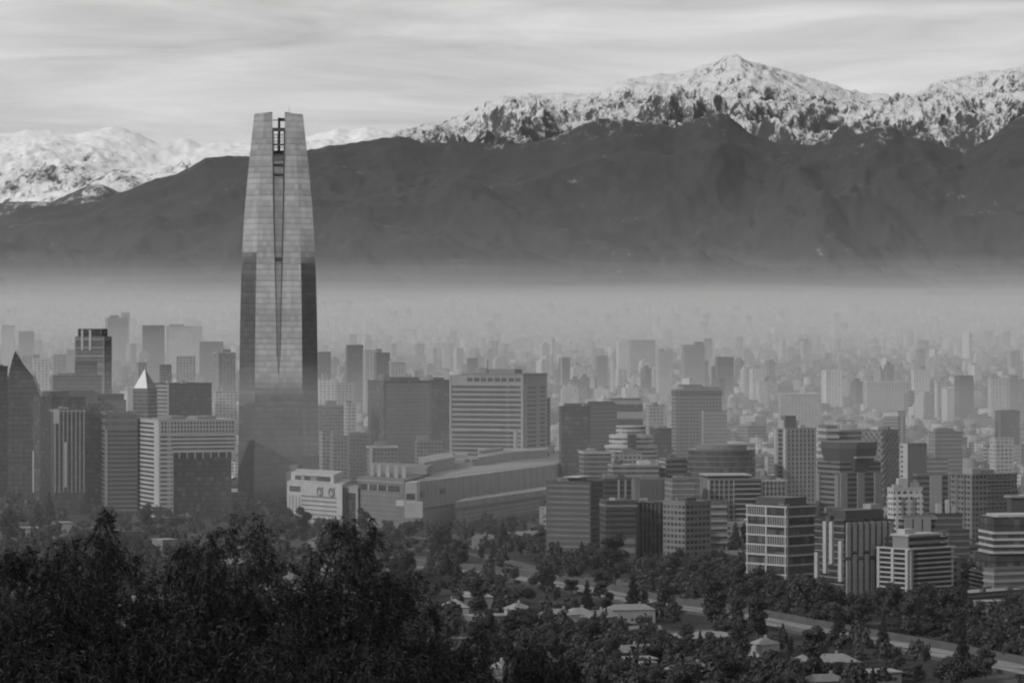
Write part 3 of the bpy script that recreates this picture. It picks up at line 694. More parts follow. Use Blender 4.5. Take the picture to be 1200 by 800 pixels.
b = H(None, OT, 'striped office of broad pale and dark bands, behind the twin dark blocks', 2750, 715, 717, 753, 470, 8, 'pale', fl=6); b.rings('window_band', 'glass_dark', .5, .3, n=6); b.plant(.2, .4, .95, .8, 2.5, 'dark')
def rounded():
    Y = 2330; x, y = at(740, Y); root = empty('apartment_block', (x, y + 12, 0), 0); FOOT.append((x, y, 26)); LAND.append(('the round stepped pale block', 740))
    tag(root, 'pale block with round stepped top and a dark slot up its middle', 'building')
    h = zat(499, Y); n = 20
    for i, (r, z) in enumerate(((22.5, h * .62), (19.5, h * .78), (16, h * .9), (11, h))):
        z0 = -4 if i == 0 else (h * .62, h * .78, h * .9)[i - 1]
        pts = [(r * math.cos(2 * PI * k / n), r * .8 * math.sin(2 * PI * k / n)) for k in range(n)]
        wl = MB().prism(pts, z0, z).build('wall', M['white'], root)
        pts = [(p[0] * 1.006, p[1] * 1.006) for p in pts]
        zz = max(z0, 0) + .9
        while zz < z - 1.5:
            MB().prism(pts, zz, zz + 1.4).build('window_band', M['glass'], wl); zz += 3.2
    for k in range(n):
        t = 2 * PI * k / n
        if math.sin(t) < .2: MB().bar((22.7 * math.cos(t), 18.3 * math.sin(t), 0), (22.7 * math.cos(t), 18.3 * math.sin(t), h * .62), .7, n=4).build('pier', M['white'], root)
    MB().box(-3, 3, -18.6, -6, 6, h - 6).build('dark_slot', M['glass_dark'], root)
rounded()
b = H('the tall grid fronted office', OT, 'tall grey office with a small square window grid and dark top storey', 2900, 787, 792, 846, 457, 12, 'mid')
b.rings('window_band', 'glass_dark', .5, .1); b.fins('pier', 'mid', 15, .8, .3, 'R'); b.rings('dark_storey', 'glass_dark', .8, .4, z0=b.h - 5, z1=b.h, n=1, off=.1); b.plant(.2, .4, .5, .5, 5, 'dim').plant(.95, .4, .35, .5, 3, 'dim')
b = H(None, OT, 'lower banded wing to the side of the tall grid fronted office', 2820, 822, 825, 852, 482, 12, 'mid'); b.rings('floor_band', 'pale', .4, .3)
b = H(None, OT, 'dark glass block with straight sides before the tall grid fronted office', 2500, 766, 768, 787, 503, 10, 'glass_dark'); b.plant(.5, .5, .6, .6, 2.5)
b = H(None, AP, 'pale slab with fine rows of windows, left of the tall grid fronted office', 2800, 757, 760, 778, 476, 12, 'facade_pale'); b.plant()
def curved():
    Y = 2120; x, y = at(848, Y); root = empty(OT, (x, y + 22, 0), 0); FOOT.append((x, y + 20, 28)); LAND.append(('the dark curved office', 848))
    tag(root, 'dark office with curved front, seven glass storeys between thin ledges', 'building')
    h = zat(527, Y); n = 28
    def ring(r): return [(r * math.cos(2 * PI * k / n), r * .95 * math.sin(2 * PI * k / n)) for k in range(n)]
    MB().prism(ring(22.5), -4, h).build('wall', M['glass_dark'], root)
    me = MB().prism(ring(23.1), 0, .7).mesh('ledge', M['dim'])
    for i in range(15): o = link(bpy.data.objects.new('ledge', me), root); o.location = (0, 0, 3 + i * (h - 4) / 14)
    MB().prism(ring(17), h, h + 3).build('plant_room', M['dim'], root)
curved()
b = H(None, OT, 'pale edged office with a narrow striped white end wall, left of the dark curved office', 2160, 773, 781, 812, 538, 24, 'mid'); b.rings('window_band', 'glass_dark', .5, .1); b.rings('balcony', 'white', .3, 1.0, sides='L')
b = H(None, OT, 'low office with a white roof edge before the twin dark blocks', 2230, 682, 684, 716, 530, 8, 'mid'); b.rings('window_band', 'glass', .5, .1); b.rings('white_cornice', 'white', .5, .5, z0=b.h - 1.6, z1=b.h + .95, n=1)
b = H(None, OT, 'grey office with square windows before the round stepped pale block', 2260, 716, 720, 752, 531, 12, 'facade_pale'); b.plant()
b = H(None, OT, 'long low pale building with terrace roof, left of the striped white end wall', 2150, 716, 718, 772, 546, 8, 'pale'); b.rings('window_band', 'glass', .5, .1); b.plant(.8, .5, .25, .5, 3, 'white')
b = H('the dark office with a white rooftop canopy', OT, 'dark brown-grey office with faint floor lines and a white rooftop canopy', 1850, 640, 692, 707, 566, 66, 'dark')
b.rings('floor_band', 'dim', .35, .25, sides='L', x=(.03, .97)); b.rings('window_band', 'glass_dark', .5, .1, sides='R', x=(.05, .95)); b.box('canopy', -b.a / 2 + 1, b.a / 2 - 2, -b.b / 2 + b.b * .25, -b.b / 2 + b.b * .62, b.h + 3, b.h + 3.6, 'white'); b.plant(.5, .45, .5, .3, 2.8, 'dim')
b = H(None, OT, 'dark block with a pale side frame, right beside the dark canopy office', 1960, 706, 708, 742, 562, 8, 'dark'); b.rings('window_band', 'glass_dark', .5, .1); b.fins('frame', 'pale', 3, 1.2, .5, 'R', x=(.5, 1)); b.plant(.1, .4, .35, .5, 3)
b = H('the block with close upright lines', OT, 'grey office with close-set upright lines from roof to foot', 1950, 741, 744, 786, 562, 8, 'dim'); b.fins('fin', 'mid', 17, .5, .7, 'R', x=(.12, 1)); b.plant(.4, .5, .5, .5, 2.5)
b = H(None, OT, 'banded office with a chamfered side, right of the block with close upright lines', 1930, 786, 788, 813, 563, 10, 'dim'); b.rings('floor_band', 'pale', .28, .3); b.plant(.5, .5, .5, .5, 2.5)
b = H(None, OT, 'low dark office with two pale storeys low on its front', 1760, 708, 710, 746, 588, 8, 'dark'); b.rings('window_band', 'glass_dark', .55, .1, z0=20); b.rings('pale_storey', 'mid', .6, .25, z0=9, z1=19, n=2, sides='R', x=(.05, .95)); b.rings('cornice', 'mid', .5, .4, z0=b.h - 3.5, z1=b.h - 1, n=1)
b = H(None, OT, 'dark glass office joined on the right to the one with two pale storeys', 1775, 746, 748, 778, 590, 8, 'glass_dark'); b.fins('fin', 'dim', 7, .5, .4, 'R')
b = H(None, OT, 'mottled dark office with pale upper corner and many uneven windows', 1740, 777, 803, 833, 589, 40, 'facade_dim'); b.plant(.5, .5, .4, .4, 2.6, 'dark')
b = H(None, AP, 'small block with white balcony bands beside the mottled dark office', 1800, 829, 832, 852, 589, 10, 'dim'); b.rings('balcony', 'pale', .34, 1.0, sides='R', n=9)
def slab():
    b = H('the long apartment slab', AP, 'long apartment slab with rows of balconies and a thin white roof line', 1950, 827, 829, 893, 562, 10, 'mid', fl=14); a = b.a
    b.rings('window_band', 'glass_dark', .5, .1, sides='R', x=(.03, .98)); b.rings('balcony', 'pale', .28, 1.3, sides='R', x=(.5, .96), off=.0); b.fins('pier', 'pale', 6, .7, .4, 'R', x=(.03, .48)); b.fins('white_edge', 'white', 1, 1.4, .6, 'R', x=(0, 0), z0=b.h * .5)
    b.box('roof_canopy', -a / 2 - .5, a / 2 * .62, -b.b / 2 - 1, b.b / 2, b.h + 2.4, b.h + 3.2, 'white'); b.plant(.2, .5, .75, .7, 2.3, 'dark')
slab()
b = H(None, AP, 'plain block with upright ribs and white frame beside the long apartment slab', 1990, 890, 892, 921, 563, 8, 'mid'); b.fins('rib', 'pale', 7, .6, .5, 'R'); b.rings('window_band', 'glass', .5, .1); b.rings('cornice', 'white', .5, .5, z0=b.h - 1.2, z1=b.h + .95, n=1)
def whitegrid():
    b = H('the white frame office', OT, 'office caged in a white square frame, storeys open and slatted by turns', 1600, 876, 922, 955, 594, 42, 'glass_dark', fl=9); a, d, h = b.a, b.b, b.h
    lv = [h * (1 - i * .1105) for i in range(9)]
    for z in lv: b.box('frame_beam', -a / 2 - .7, a / 2 + .7, -d / 2 - .7, d / 2 + .7, z - .45, z + .45, 'white')
    b.fins('frame_post', 'white', 3, .8, .8, 'L'); b.fins('frame_post', 'mid', 2, .8, .75, 'R')  # right-hand posts are greyer: the shade is put into their colour
    for i, (z1, z0) in enumerate(zip(lv, lv[1:])):
        for s_, n, x in (('L', 9, (.53, 1)), ('L', 9, (0, .47)), ('R', 14, (0, 1))):
            if (i % 2 == 0) == (s_ == 'R' or x[0] > .2): b.fins('slat', 'white' if s_ == 'L' else 'mid', n, .42, .5, s_, z0=z0, z1=z1, x=x)  # slats likewise: white on the sunlit wall, shade painted grey on the other
    b.box('upper_storey', -a / 2 + 3, a / 2 - 2, -d / 2 + 4, d / 2 - 3, h + .5, h + 4.4, 'dark')
whitegrid()
def finned():
    b = H('the white finned block', OT, 'block with broad staggered upright white fins over dark recessed windows', 1530, 955, 989, 1047, 612, 32, 'glass_dark', fl=13); a, d, h = b.a, b.b, b.h
    b.rings('floor_band', 'mid', .2, .25)
    zc = h * .45
    for i, f in enumerate((.05, .38, .62, .97)):
        z0, z1 = ((h * .2, h * .62), (h * .38, h), (h * .5, h), (h * .3, h * .78))[i]
        b.fins('fin', 'white', 1, 2.4, 1.2, 'L', z0=z0, z1=z1, x=(1 - f, 1 - f))
    for i in range(8):
        b.fins('fin', 'pale', 1, 2.3, 1.1, 'R', z0=0, z1=h * (.62 if i % 2 else .55), x=((i + .3) / 7.6,) * 2)  # right-wall fins get a duller tone, shade put into their colour
        b.fins('fin', 'pale', 1, 2.3, 1.1, 'R', z0=h * (.66 if i % 2 else .59), z1=h, x=((i + .3) / 7.6,) * 2)
    b.box('frame', -a / 2 + 2, a / 2 * .0, d / 2 - 6, d / 2 - 5, h + 4, h + 6.4, 'pale'); b.box('upper_storey', -a / 2 + 4, a / 2 - 3, -d / 2 + 4, d / 2 - 7, h + 1, h + 5.5, 'dark'); b.box('plant_room', a / 2 - 10, a / 2 - 4, -d / 2 + 5, -d / 2 + 11, h + 5.6, h + 8, 'pale')
finned()
def aptower():
    b = H('the pale apartment tower', AP, 'tall pale apartment tower with columns of windows and a small crown', 2150, 908, 921, 956, 503, 24, 'pale', fl=22); a, h = b.a, b.h
    b.rings('window_band', 'glass', .45, .1, sides='R', x=(.04, .96)); b.fins('pier', 'pale', 8, 1.6, .5, 'R'); b.fins('pier', 'white', 2, 2.2, .5, 'L'); b.rings('window_band', 'glass_dark', .8, .1, sides='L', x=(.3, .7))
    b.plant(.02, .5, .5, .5, 6, 'white').plant(.1, .4, .36, .4, 9, 'dim')
aptower()
def crowned():
    b = H('the dark round-crowned tower', OT, 'dark tower with flaring many-sided crown over pale upright shafts', 2000, 958, 984, 1032, 541, 26, 'dim', roof=False); a, d, h = b.a, b.b, b.h
    n = 10; 
    def oc(r1, r2): return [(r1 * math.cos(2 * PI * k / n), r2 * math.sin(2 * PI * k / n)) for k in range(n)]
    zc = zat(520, 2000)
    c_ = MB().prism([(p[0] * .46, p[1] * .46) for p in oc(a, d * 1.2)], h - 6, zc - 3, [(p[0] * .58, p[1] * .58) for p in oc(a, d * 1.2)]).build('crown', M['dark'], b.root)
    MB().prism([(p[0] * .58, p[1] * .58) for p in oc(a, d * 1.2)], zc - 3, zc + 1).build('crown_rim', M['dark'], c_)
    MB().box(-a * .2, a * .3, -d * .7, -d * .2, zc - 9, zc - 8).build('terrace', M['pale'], c_)
    b.fins('shaft', 'mid', 3, 5, 1.4, 'R', z1=h - 7); b.fins('shaft', 'mid', 2, 4, 1.2, 'L', z1=h - 8); b.rings('window_band', 'glass_dark', .5, .1)
crowned()
def lattice():
    b = H('the lattice fronted tower', OT, 'grey tower wrapped in a fine diagonal lattice', 2230, 1010, 1034, 1053, 505, 45, 'glass_mid', roof=True); a, d, h = b.a, b.b, b.h
    m = MB(); st = 4.6
    for side, L_ in (('R', a), ('L', d)):
        n = int((L_ + h) / st)
        for i in range(n):
            for dr in (1, -1):
                u0, z0 = i * st - h, 0
                t0 = max(0, -u0); u0 += t0; z0 += t0; t1 = min(L_ - u0, h - z0)
                if t1 <= 1: continue
                u1, z1 = u0 + t1, z0 + t1
                if dr < 0: u0, u1 = L_ - u0, L_ - u1
                p = ((-a / 2 + u0, -d / 2 - .4, z0), (-a / 2 + u1, -d / 2 - .4, z1)) if side == 'R' else ((-a / 2 - .4, -d / 2 + u0, z0), (-a / 2 - .4, -d / 2 + u1, z1))
                m.bar(p[0], p[1], .42, n=4)
    m.build('lattice', M['pale'], b.root); b.plant(.3, .5, .6, .4, 3, 'white')
lattice()
b = H(None, AP, 'narrow pale block with wavy white balconies behind the dark round-crowned tower', 2280, 967, 969, 981, 500, 12, 'dim'); b.rings('balcony', 'white', .42, 1.2, n=14)
b = H(None, OT, 'pale banded office behind the dark round-crowned tower, topped by a white hut', 2300, 981, 984, 1010, 505, 12, 'mid'); b.rings('window_band', 'glass_dark', .5, .1); b.plant(.2, .5, .4, .5, 5, 'white')
b = H(None, OT, 'grey office with white framed top storey standing alone among trees', 3150, 1036, 1052, 1061, 482, 50, 'mid'); b.rings('window_band', 'glass_dark', .5, .1); b.rings('white_storey', 'white', .5, .6, z0=b.h - 8, z1=b.h, n=1, off=.4); b.fins('white_edge', 'white', 1, 4, .6, 'R', x=(.5, .5))
b = H(None, AP, 'slim white end wall with a ladder of small dark windows', 2180, 1055, 1064, 1086, 521, 30, 'dim'); b.box('white_end', -b.a / 2 - .4, -b.a / 2 - .02, -b.b / 2, b.b / 2, 0, b.h + .9, 'white'); b.rings('window', 'glass_dark', .45, .5, sides='L', x=(.6, .85))
b = H('the banded office with pale side', OT, 'mid-rise office with close pale bands and a pale side wall', 2500, 1088, 1096, 1128, 507, 20, 'dim'); b.rings('floor_band', 'pale', .34, .3); b.plant(.3, .5, .6, .5, 3.5, 'mid').plant(.95, .5, .1, .4, 5, 'white')
b = H(None, OT, 'low broad banded office before the banded office with pale side', 2250, 1069, 1075, 1111, 538, 14, 'dim'); b.rings('floor_band', 'pale', .34, .3); b.plant(.4, .5, .3, .5, 4, 'pale')
b = H(None, OT, 'grey office with pale stair shaft below the low broad banded office', 1990, 1070, 1075, 1113, 557, 14, 'dim'); b.fins('stair_shaft', 'pale', 1, 8, .8, 'R', x=(.6, .6)); b.rings('window_band', 'glass_dark', .5, .1)
def ornate():
    b = H('the ornate pale apartment block', AP, 'ornate pale apartment block with crowded bays and jagged top', 1800, 1040, 1047, 1081, 573, 16, 'facade_white', fl=19); a, d, h = b.a, b.b, b.h
    for f in (.05, .42, .8): b.box('bay', -a / 2 + a * f, -a / 2 + a * f + 3.4, -d / 2 - 1.6, -d / 2, 0, h - 4, 'facade_white')
    b.rings('cornice', 'white', .3, .5, z0=h - 9, z1=h - 3, n=2); b.plant(.3, .3, .3, .4, 6, 'white').plant(.9, .4, .3, .5, 3.5, 'pale').plant(.02, .1, .2, .3, 2.5, 'white')
ornate()
b = H(None, AP, 'squat pale block with two arched bays behind the white balcony block', 1640, 1053, 1058, 1096, 606, 14, 'mid'); b.fins('bay', 'pale', 3, 4.2, 1.0, 'R', x=(.05, .8)); b.rings('window_band', 'glass_dark', .5, .1); b.rings('cornice', 'pale', .4, .8, z0=b.h - 2, z1=b.h + .9, n=1)
def balconies():
    b = H('the white balcony block', AP, 'white apartment block wrapped in balconies, its top storeys stepping back', 1520, 1030, 1066, 1117, 644, 40, 'mid', fl=12, roof=False); a, d, h = b.a, b.b, b.h
    b.rings('window_band', 'glass_dark', .6, .1, off=.3); b.rings('balcony', 'white', .3, 1.4, sides='R', x=(.14, .97), off=0); b.rings('balcony', 'white', .3, 1.3, sides='L', x=(.08, .92), off=0)
    b.fins('pier', 'white', 3, 1.6, 1.5, 'L'); b.fins('pier', 'pale', 2, 1.4, 1.0, 'R', x=(0, .97))
    b.rings('roof', 'white', .5, 1.0, z0=h, z1=h + 1.2, n=1, off=0)
    u = b.box('upper_storey', -a / 2 + 1, a / 2 - 7, -d / 2 + 2, d / 2 - 8, h + .6, h + 6.2, 'mid'); b.rings('window_band', 'glass_dark', .5, -1.9, z0=h, z1=h + 6, n=2)
    b.box('upper_roof', -a / 2 + .4, a / 2 - 6, -d / 2 + 1, d / 2 - 7, h + 6.2, h + 7.2, 'white'); b.box('plant_room', -a / 2 + 2, -a / 2 + 9, -d / 2 + 5, d / 2 - 10, h + 7.2, h + 9.4, 'white')
balconies()
b = H(None, OT, 'dark narrow block, right behind the white balcony block', 1640, 1108, 1112, 1136, 622, 12, 'dark'); b.rings('floor_band', 'dim', .3, .2)
b = H(None, AP, 'plain grey annex with slit windows tight against the white balcony block', 1560, 1112, 1114, 1126, 655, 10, 'mid'); b.rings('window', 'glass_dark', .4, .1, sides='R', x=(.3, .6))
b = H(None, OT, 'planted dark terrace block under a cluster of white rooftop machines', 1720, 1084, 1088, 1128, 603, 10, 'dark'); b.plant(.3, .3, .14, .3, 6, 'white').plant(.6, .3, .1, .3, 8, 'white').plant(.8, .4, .12, .3, 4, 'white'); b.rings('floor_band', 'dim', .3, .2)
b = H('the big dull apartment slab', AP, 'big dull grey apartment slab with even rows of windows', 1900, 1112, 1140, 1192, 557, 30, 'facade_dim', fl=22); b.rings('balcony', 'mid', .25, .8, sides='R', x=(.3, .9)); b.fins('pier', 'dim', 4, 1.2, .5, 'L'); b.plant(.5, .5, .3, .4, 3).plant(.1, .3, .2, .4, 4, 'pale')
def stacked():
    b = H('the stacked shifted blocks', OT, 'dark office of shifted stacked boxes with broad white floor bands', 1570, 1150, 1152, 1212, 668, 10, 'glass_dark', fl=6, roof=False); a, d = b.a, b.b; h = b.h
    b.rings('floor_band', 'white', .38, .5, z0=h * .3, n=5)
    z1, z2, z3 = h, h + 8.0, h + 17.0
    b.box('middle_box', -a / 2 + 4, a / 2 + 4, -d / 2 + 2, d / 2 + 4, z1, z1 + 8, 'glass_dark')
    u = b.box('upper_box', -a / 2 + 6, a / 2 + 4, -d / 2 + 1, d / 2 + 4, z2, z3 + 9, 'glass_dark')
    for i in range(4): b.box('floor_band', -a / 2 + 5.6, a / 2 + 4.4, -d / 2 + .5, d / 2 + 4.4, z2 + i * 3.2, z2 + 1.2 + i * 3.2, 'white', u)
    b.box('roof', -a / 2 + 9, a / 2 + 3, -d / 2 + 4, d / 2 + 2, z3 + 9, z3 + 10, 'white')
stacked()
b = H(None, OT, 'low car park with long open decks at the foot of the stacked shifted blocks', 1490, 1094, 1132, 1214, 697, 40, 'dark', fl=5, roof=True); b.rings('deck', 'mid', .4, .8, n=5)
b = H(None, OT, 'low pale banded building beside the stacked shifted blocks', 1530, 1153, 1165, 1215, 668, 25, 'dim', fl=5); b.rings('floor_band', 'pale', .4, .4)
b = H(None, OT, 'lone black tower with plain sides standing among hazy trees', 3050, 1171, 1173, 1195, 482, 8, 'glass_dark'); b.plant(.5, .5, .6, .6, 1.5, 'dark')
b = H(None, AP, 'small white building with slender spire-like mast, before the lone black tower', 2500, 1160, 1166, 1188, 514, 20, 'facade_white', fl=6); b.mast(.15, .2, 14, .9)
b = H(None, AP, 'low dull block with broad roof slab at the picture edge, beside the big dull slab', 1720, 1180, 1185, 1215, 583, 10, 'dark'); b.rings('roof_slab', 'pale', .6, 1.4, z0=b.h, z1=b.h + 1.6, n=1, off=0)
b = H(None, 'low_office', 'low flat office with white roof edge and two roof huts behind the foreground trees', 1830, 452, 488, 514, 669, 45, 'dim', fl=3); b.rings('white_edge', 'white', .5, .6, z0=b.h, z1=b.h + 1.2, n=1, off=0); b.plant(.1, .6, .4, .4, 5, 'pale')
# hazy towers of the middle distance, picked out one by one
for (x0, xs, x1, yt, Y, ph, mt, lab, pl) in [
    (123, 126, 150, 372, 6500, 12, 'far_grey', 'square-shouldered hazy tower, tallest in the smog left of the skyscraper', 1), (141, 142, 152, 366, 6900, 8, 'far_grey', 'slender faint tower rising over its square-shouldered neighbour in the smog', 0),
    (165, 167, 193, 381, 6100, 8, 'far_dark', 'broad flat-topped grey tower in the smog over the pyramid roof', 0), (193, 195, 237, 383, 6000, 8, 'far_white', 'broad pale hazy tower with white corner edge left of the skyscraper', 1),
    (205, 207, 229, 417, 3900, 8, 'far_grey', 'blocky hazy tower right above the black slab', 0), (232, 234, 262, 400, 5600, 8, 'far_dark', 'low wide grey block half lost in smog beside the skyscraper', 0),
    (250, 254, 276, 414, 3800, 20, 'far_grey', 'grey tower with pale side close to the skyscraper edge', 1), (186, 188, 201, 427, 3500, 10, 'far_dark', 'small banded tower peeping over the pyramid roof', 0), (158, 160, 172, 425, 3700, 10, 'far_grey', 'thin tower with white edge behind the pyramid roof', 0),
    (36, 38, 58, 420, 3900, 10, 'far_white', 'pale ribbed tower between the pointed tower and the banded crown tower', 1), (60, 62, 78, 415, 4300, 10, 'far_grey', 'plain tower to the left of the banded crown tower, partly behind it', 0), (0, 2, 17, 382, 6200, 10, 'far_white', 'pale distant tower over the edge block left of the pointed tower', 0),
    (20, 22, 40, 388, 6100, 8, 'far_grey', 'distant tower right above the tip of the pointed tower', 0), (250, 253, 277, 459, 3100, 14, 'facade_white', 'pale flat block with many windows between the black slab and the skyscraper', 1),
    (372, 374, 392, 444, 3500, 10, 'far_white', 'pale ribbed tower hugging the right side of the skyscraper', 1), (371, 373, 388, 412, 4600, 10, 'far_dark', 'dim flat tower over the pale ribbed tower beside the skyscraper', 0), (405, 407, 426, 404, 4400, 10, 'far_dark', 'tallest dark hazy tower between the skyscraper and the banded hotel', 0),
    (426, 427, 440, 411, 4300, 8, 'far_grey', 'middle one of three close hazy towers, with pale vertical edge', 0), (439, 441, 457, 413, 4200, 10, 'far_dark', 'right one of three close hazy towers, plain grey front', 1), (457, 458, 475, 425, 4000, 8, 'far_grey', 'short tower with bright floor lines beside three close hazy towers', 0),
    (371, 373, 404, 476, 2950, 8, 'facade_grey', 'banded grey block just right of the skyscraper shaft', 1), (392, 394, 414, 448, 3400, 8, 'far_grey', 'squat grey tower behind the banded grey block', 0), (404, 406, 418, 474, 2900, 10, 'facade_white', 'narrow speckled white block beside the banded grey block', 0),
    (374, 378, 386, 506, 2700, 20, 'facade_pale', 'low narrow pale house-front right of the skyscraper foot', 0), (388, 390, 408, 512, 2650, 10, 'facade_grey', 'low square grey block above the mall roof', 1), (408, 410, 432, 508, 2700, 10, 'facade_dim', 'low dim block left of the bulky dark glass office', 0),
    (430, 433, 466, 525, 2560, 10, 'facade_grey', 'low grey hall with white roof edge behind the mall', 1), (486, 489, 520, 518, 2620, 10, 'facade_dim', 'low dark cluster house between the bulky office and the mall roof', 1),
    (655, 657, 668, 419, 5000, 8, 'far_dark', 'wide grey tower with bright top edge behind the banded hotel', 0), (698, 700, 712, 417, 5100, 10, 'far_grey', 'tower with a bright top line in the smog above the twin dark blocks', 0), (717, 718, 721, 412, 4900, 10, 'far_white', 'bright white sliver of a tower in the smog', 0), (737, 739, 768, 398, 6200, 10, 'far_grey', 'broad faint flat-topped tower high in the smog', 0),
    (724, 725, 736, 400, 5900, 10, 'far_white', 'thin pale tower touching the broad faint flat-topped tower', 0), (770, 772, 788, 412, 4900, 10, 'far_white', 'pale tower with square windows left above the grid fronted office', 1), (838, 841, 860, 418, 4700, 10, 'far_dark', 'grey tower rising behind the grid fronted office', 0), (880, 882, 896, 432, 4500, 10, 'far_white', 'pale tower with curved shoulders in the haze', 1),
    (1095, 1098, 1108, 447, 3950, 20, 'far_white', 'white-edged tower, left of the gabled pair', 1), (1108, 1110, 1118, 456, 3800, 10, 'far_white', 'short white gabled tower in front of its white-edged neighbour', 0), (1122, 1124, 1141, 440, 4100, 10, 'far_dark', 'plain dark tower behind the gabled white one', 0),
    (1158, 1161, 1180, 443, 3900, 14, 'far_white', 'tall pale ribbed tower, left one of a hazy pair over the lone black tower', 1), (1182, 1184, 1203, 444, 3950, 10, 'far_grey', 'tall ribbed tower, right one of a hazy pair over the lone black tower', 1), (1068, 1071, 1090, 433, 4500, 14, 'far_white', 'rounded pale tower standing above the lone office among trees', 1),
    (966, 968, 988, 434, 4400, 12, 'far_white', 'pale tower with bright corners above the pale apartment tower', 0), (1014, 1016, 1066, 448, 4200, 6, 'far_grey', 'long flat hazy slab with thin white roof line', 0), (912, 915, 962, 462, 3750, 5, 'far_grey', 'long low white-roofed hall in the haze', 0), (800, 802, 826, 404, 5200, 10, 'far_grey', 'faint twin-topped tower over the grid fronted office', 1)]:
    b = Bld('high_rise' if Y > 3300 else AP, lab, Y, x0, xs, x1, yt, ph, mt, cat='building', roof=(Y < 3200))
    if 'line' in lab or 'edge' in lab or 'white-roofed' in lab: b.rings('roof_edge', 'white', .9, .6, z0=b.h, z1=b.h + 1.6, n=1, off=0)
    if 'edge' in lab or 'corner' in lab: b.fins('pale_edge', 'white', 1, 2.5, .6, 'R', x=(0, 0))
    if pl: b.plant(rnd.random(), .5, .4, .5, 5, 'pale' if 'white' in mt else 'mid')

# ------------------------------------------------------------------ river, roads, banks
def sheet(name, pts, wid, z, mat, label=None, cat=None, kind='structure', zoff=0):
    """ribbon along pts (x, y), half widths wid"""
    m = MB(); n = len(pts)
    for i, (x, y) in enumerate(pts):
        a = pts[max(0, i - 1)]; b = pts[min(n - 1, i + 1)]; dx, dy = b[0] - a[0], b[1] - a[1]; l = math.hypot(dx, dy)
        w0, w1 = wid[i] if isinstance(wid[i], tuple) else (wid[i], wid[i])
        m.v += [(x - dy / l * w0, y + dx / l * w0, z), (x + dy / l * w1, y - dx / l * w1, z)]
    for i in range(n - 1): m.f.append((2 * i + 1, 2 * i + 3, 2 * i + 2, 2 * i))
    o = m.build(name, M[mat]); tag(o, label, cat, kind=kind); return o
def gp(px, py): Y = CZ * F / (py - HY); return ((px - 600) / F * Y, Y)
def smooth_path(p, k=6):
    out = []
    for i in range(len(p) - 1):
        a, b, c, d = p[max(0, i - 1)], p[i], p[i + 1], p[min(len(p) - 1, i + 2)]
        for j in range(k):
            t = j / k
            out.append(tuple(.5 * ((2 * b[q]) + (-a[q] + c[q]) * t + (2 * a[q] - 5 * b[q] + 4 * c[q] - d[q]) * t * t + (-a[q] + 3 * b[q] - 3 * c[q] + d[q]) * t ** 3) for q in (0, 1)))
    return out + [p[-1]]
RIV = smooth_path([gp(380, 655), gp(470, 664), gp(560, 672), gp(640, 683), gp(700, 694), gp(770, 709), gp(850, 720), gp(940, 737), gp(1050, 757), gp(1150, 776), gp(1250, 797), gp(1400, 840)])
sheet('river_bed', RIV, [(11.6, 12.6)] * len(RIV), .15, 'river')
sheet('river', [(x + 3 * math.sin(i), y + 2) for i, (x, y) in enumerate(RIV)], [(1.6 + .8 * math.sin(i * 1.7),) * 2 for i in range(len(RIV))], .25, 'water')
def bank(off, h, label):
    m = MB(); n = len(RIV)
    for i in range(n):
        a = RIV[max(0, i - 1)]; b = RIV[min(n - 1, i + 1)]; dx, dy = b[0] - a[0], b[1] - a[1]; l = math.hypot(dx, dy); x, y = RIV[i]
        for o_, z in ((off, 0), (off, h), (off + .9, h), (off + .9, 0)): m.v.append((x - dy / l * o_, y + dx / l * o_, z))
    for i in range(n - 1):
        for k in range(3): m.f.append((4 * i + k, 4 * i + k + 1, 4 * i + 4 + k + 1, 4 * i + 4 + k))
    o = m.build('embankment_wall', M['wall_bank']); tag(o, label, 'wall')
bank(11.7, 3.2, 'long dark embankment wall along the far side of the river'); bank(-12.7, 1.4, 'low embankment wall along the near side of the river')
def off(path, d):
    out = []; n = len(path)
    for i in range(n):
        a = path[max(0, i - 1)]; b = path[min(n - 1, i + 1)]; dx, dy = b[0] - a[0], b[1] - a[1]; l = math.hypot(dx, dy)
        out.append((path[i][0] - dy / l * d, path[i][1] + dx / l * d))
    return out
R1 = off(RIV, 36); R1 = R1[:30]
sheet('road', R1, [7.5] * len(R1), .2, 'road')
for d in (-7.6, 7.6): sheet('kerb', off(R1, d), [.25] * len(R1), .33, 'pale')
sheet('road_marking', R1, [.12] * len(R1), .21, 'white')
R2 = [gp(-60, 610), gp(60, 613), gp(150, 622), gp(260, 628), gp(380, 634), gp(460, 641), gp(560, 650), gp(640, 668)]
sheet('road', R2, [6] * len(R2), .17, 'road')
sheet('road', [gp(-40, 650), gp(100, 646), gp(230, 648), gp(380, 655)], [6] * 4, .19, 'road')
sheet('path', [gp(640, 737), gp(720, 742), gp(800, 746)], [5] * 3, .16, 'stone')
for (cx_, cy_, r_) in ((330, 640, 22), (20, 628, 26), (520, 692, 14), (690, 738, 12), (560, 628, 20), (760, 772, 12), (480, 660, 14)):
    x, y = gp(cx_, cy_); pts = [(x + r_ * 1.6 * math.cos(t) * (1 + .2 * math.sin(3 * t + cx_)), y + 1.8 * r_ * math.sin(t)) for t in [2 * PI * i / 14 for i in range(14)]]
    m = MB(); m.v = [(p[0], p[1], .12) for p in pts]; m.f = [tuple(range(14))]; tag(m.build('clearing', M['grass']), kind='structure')

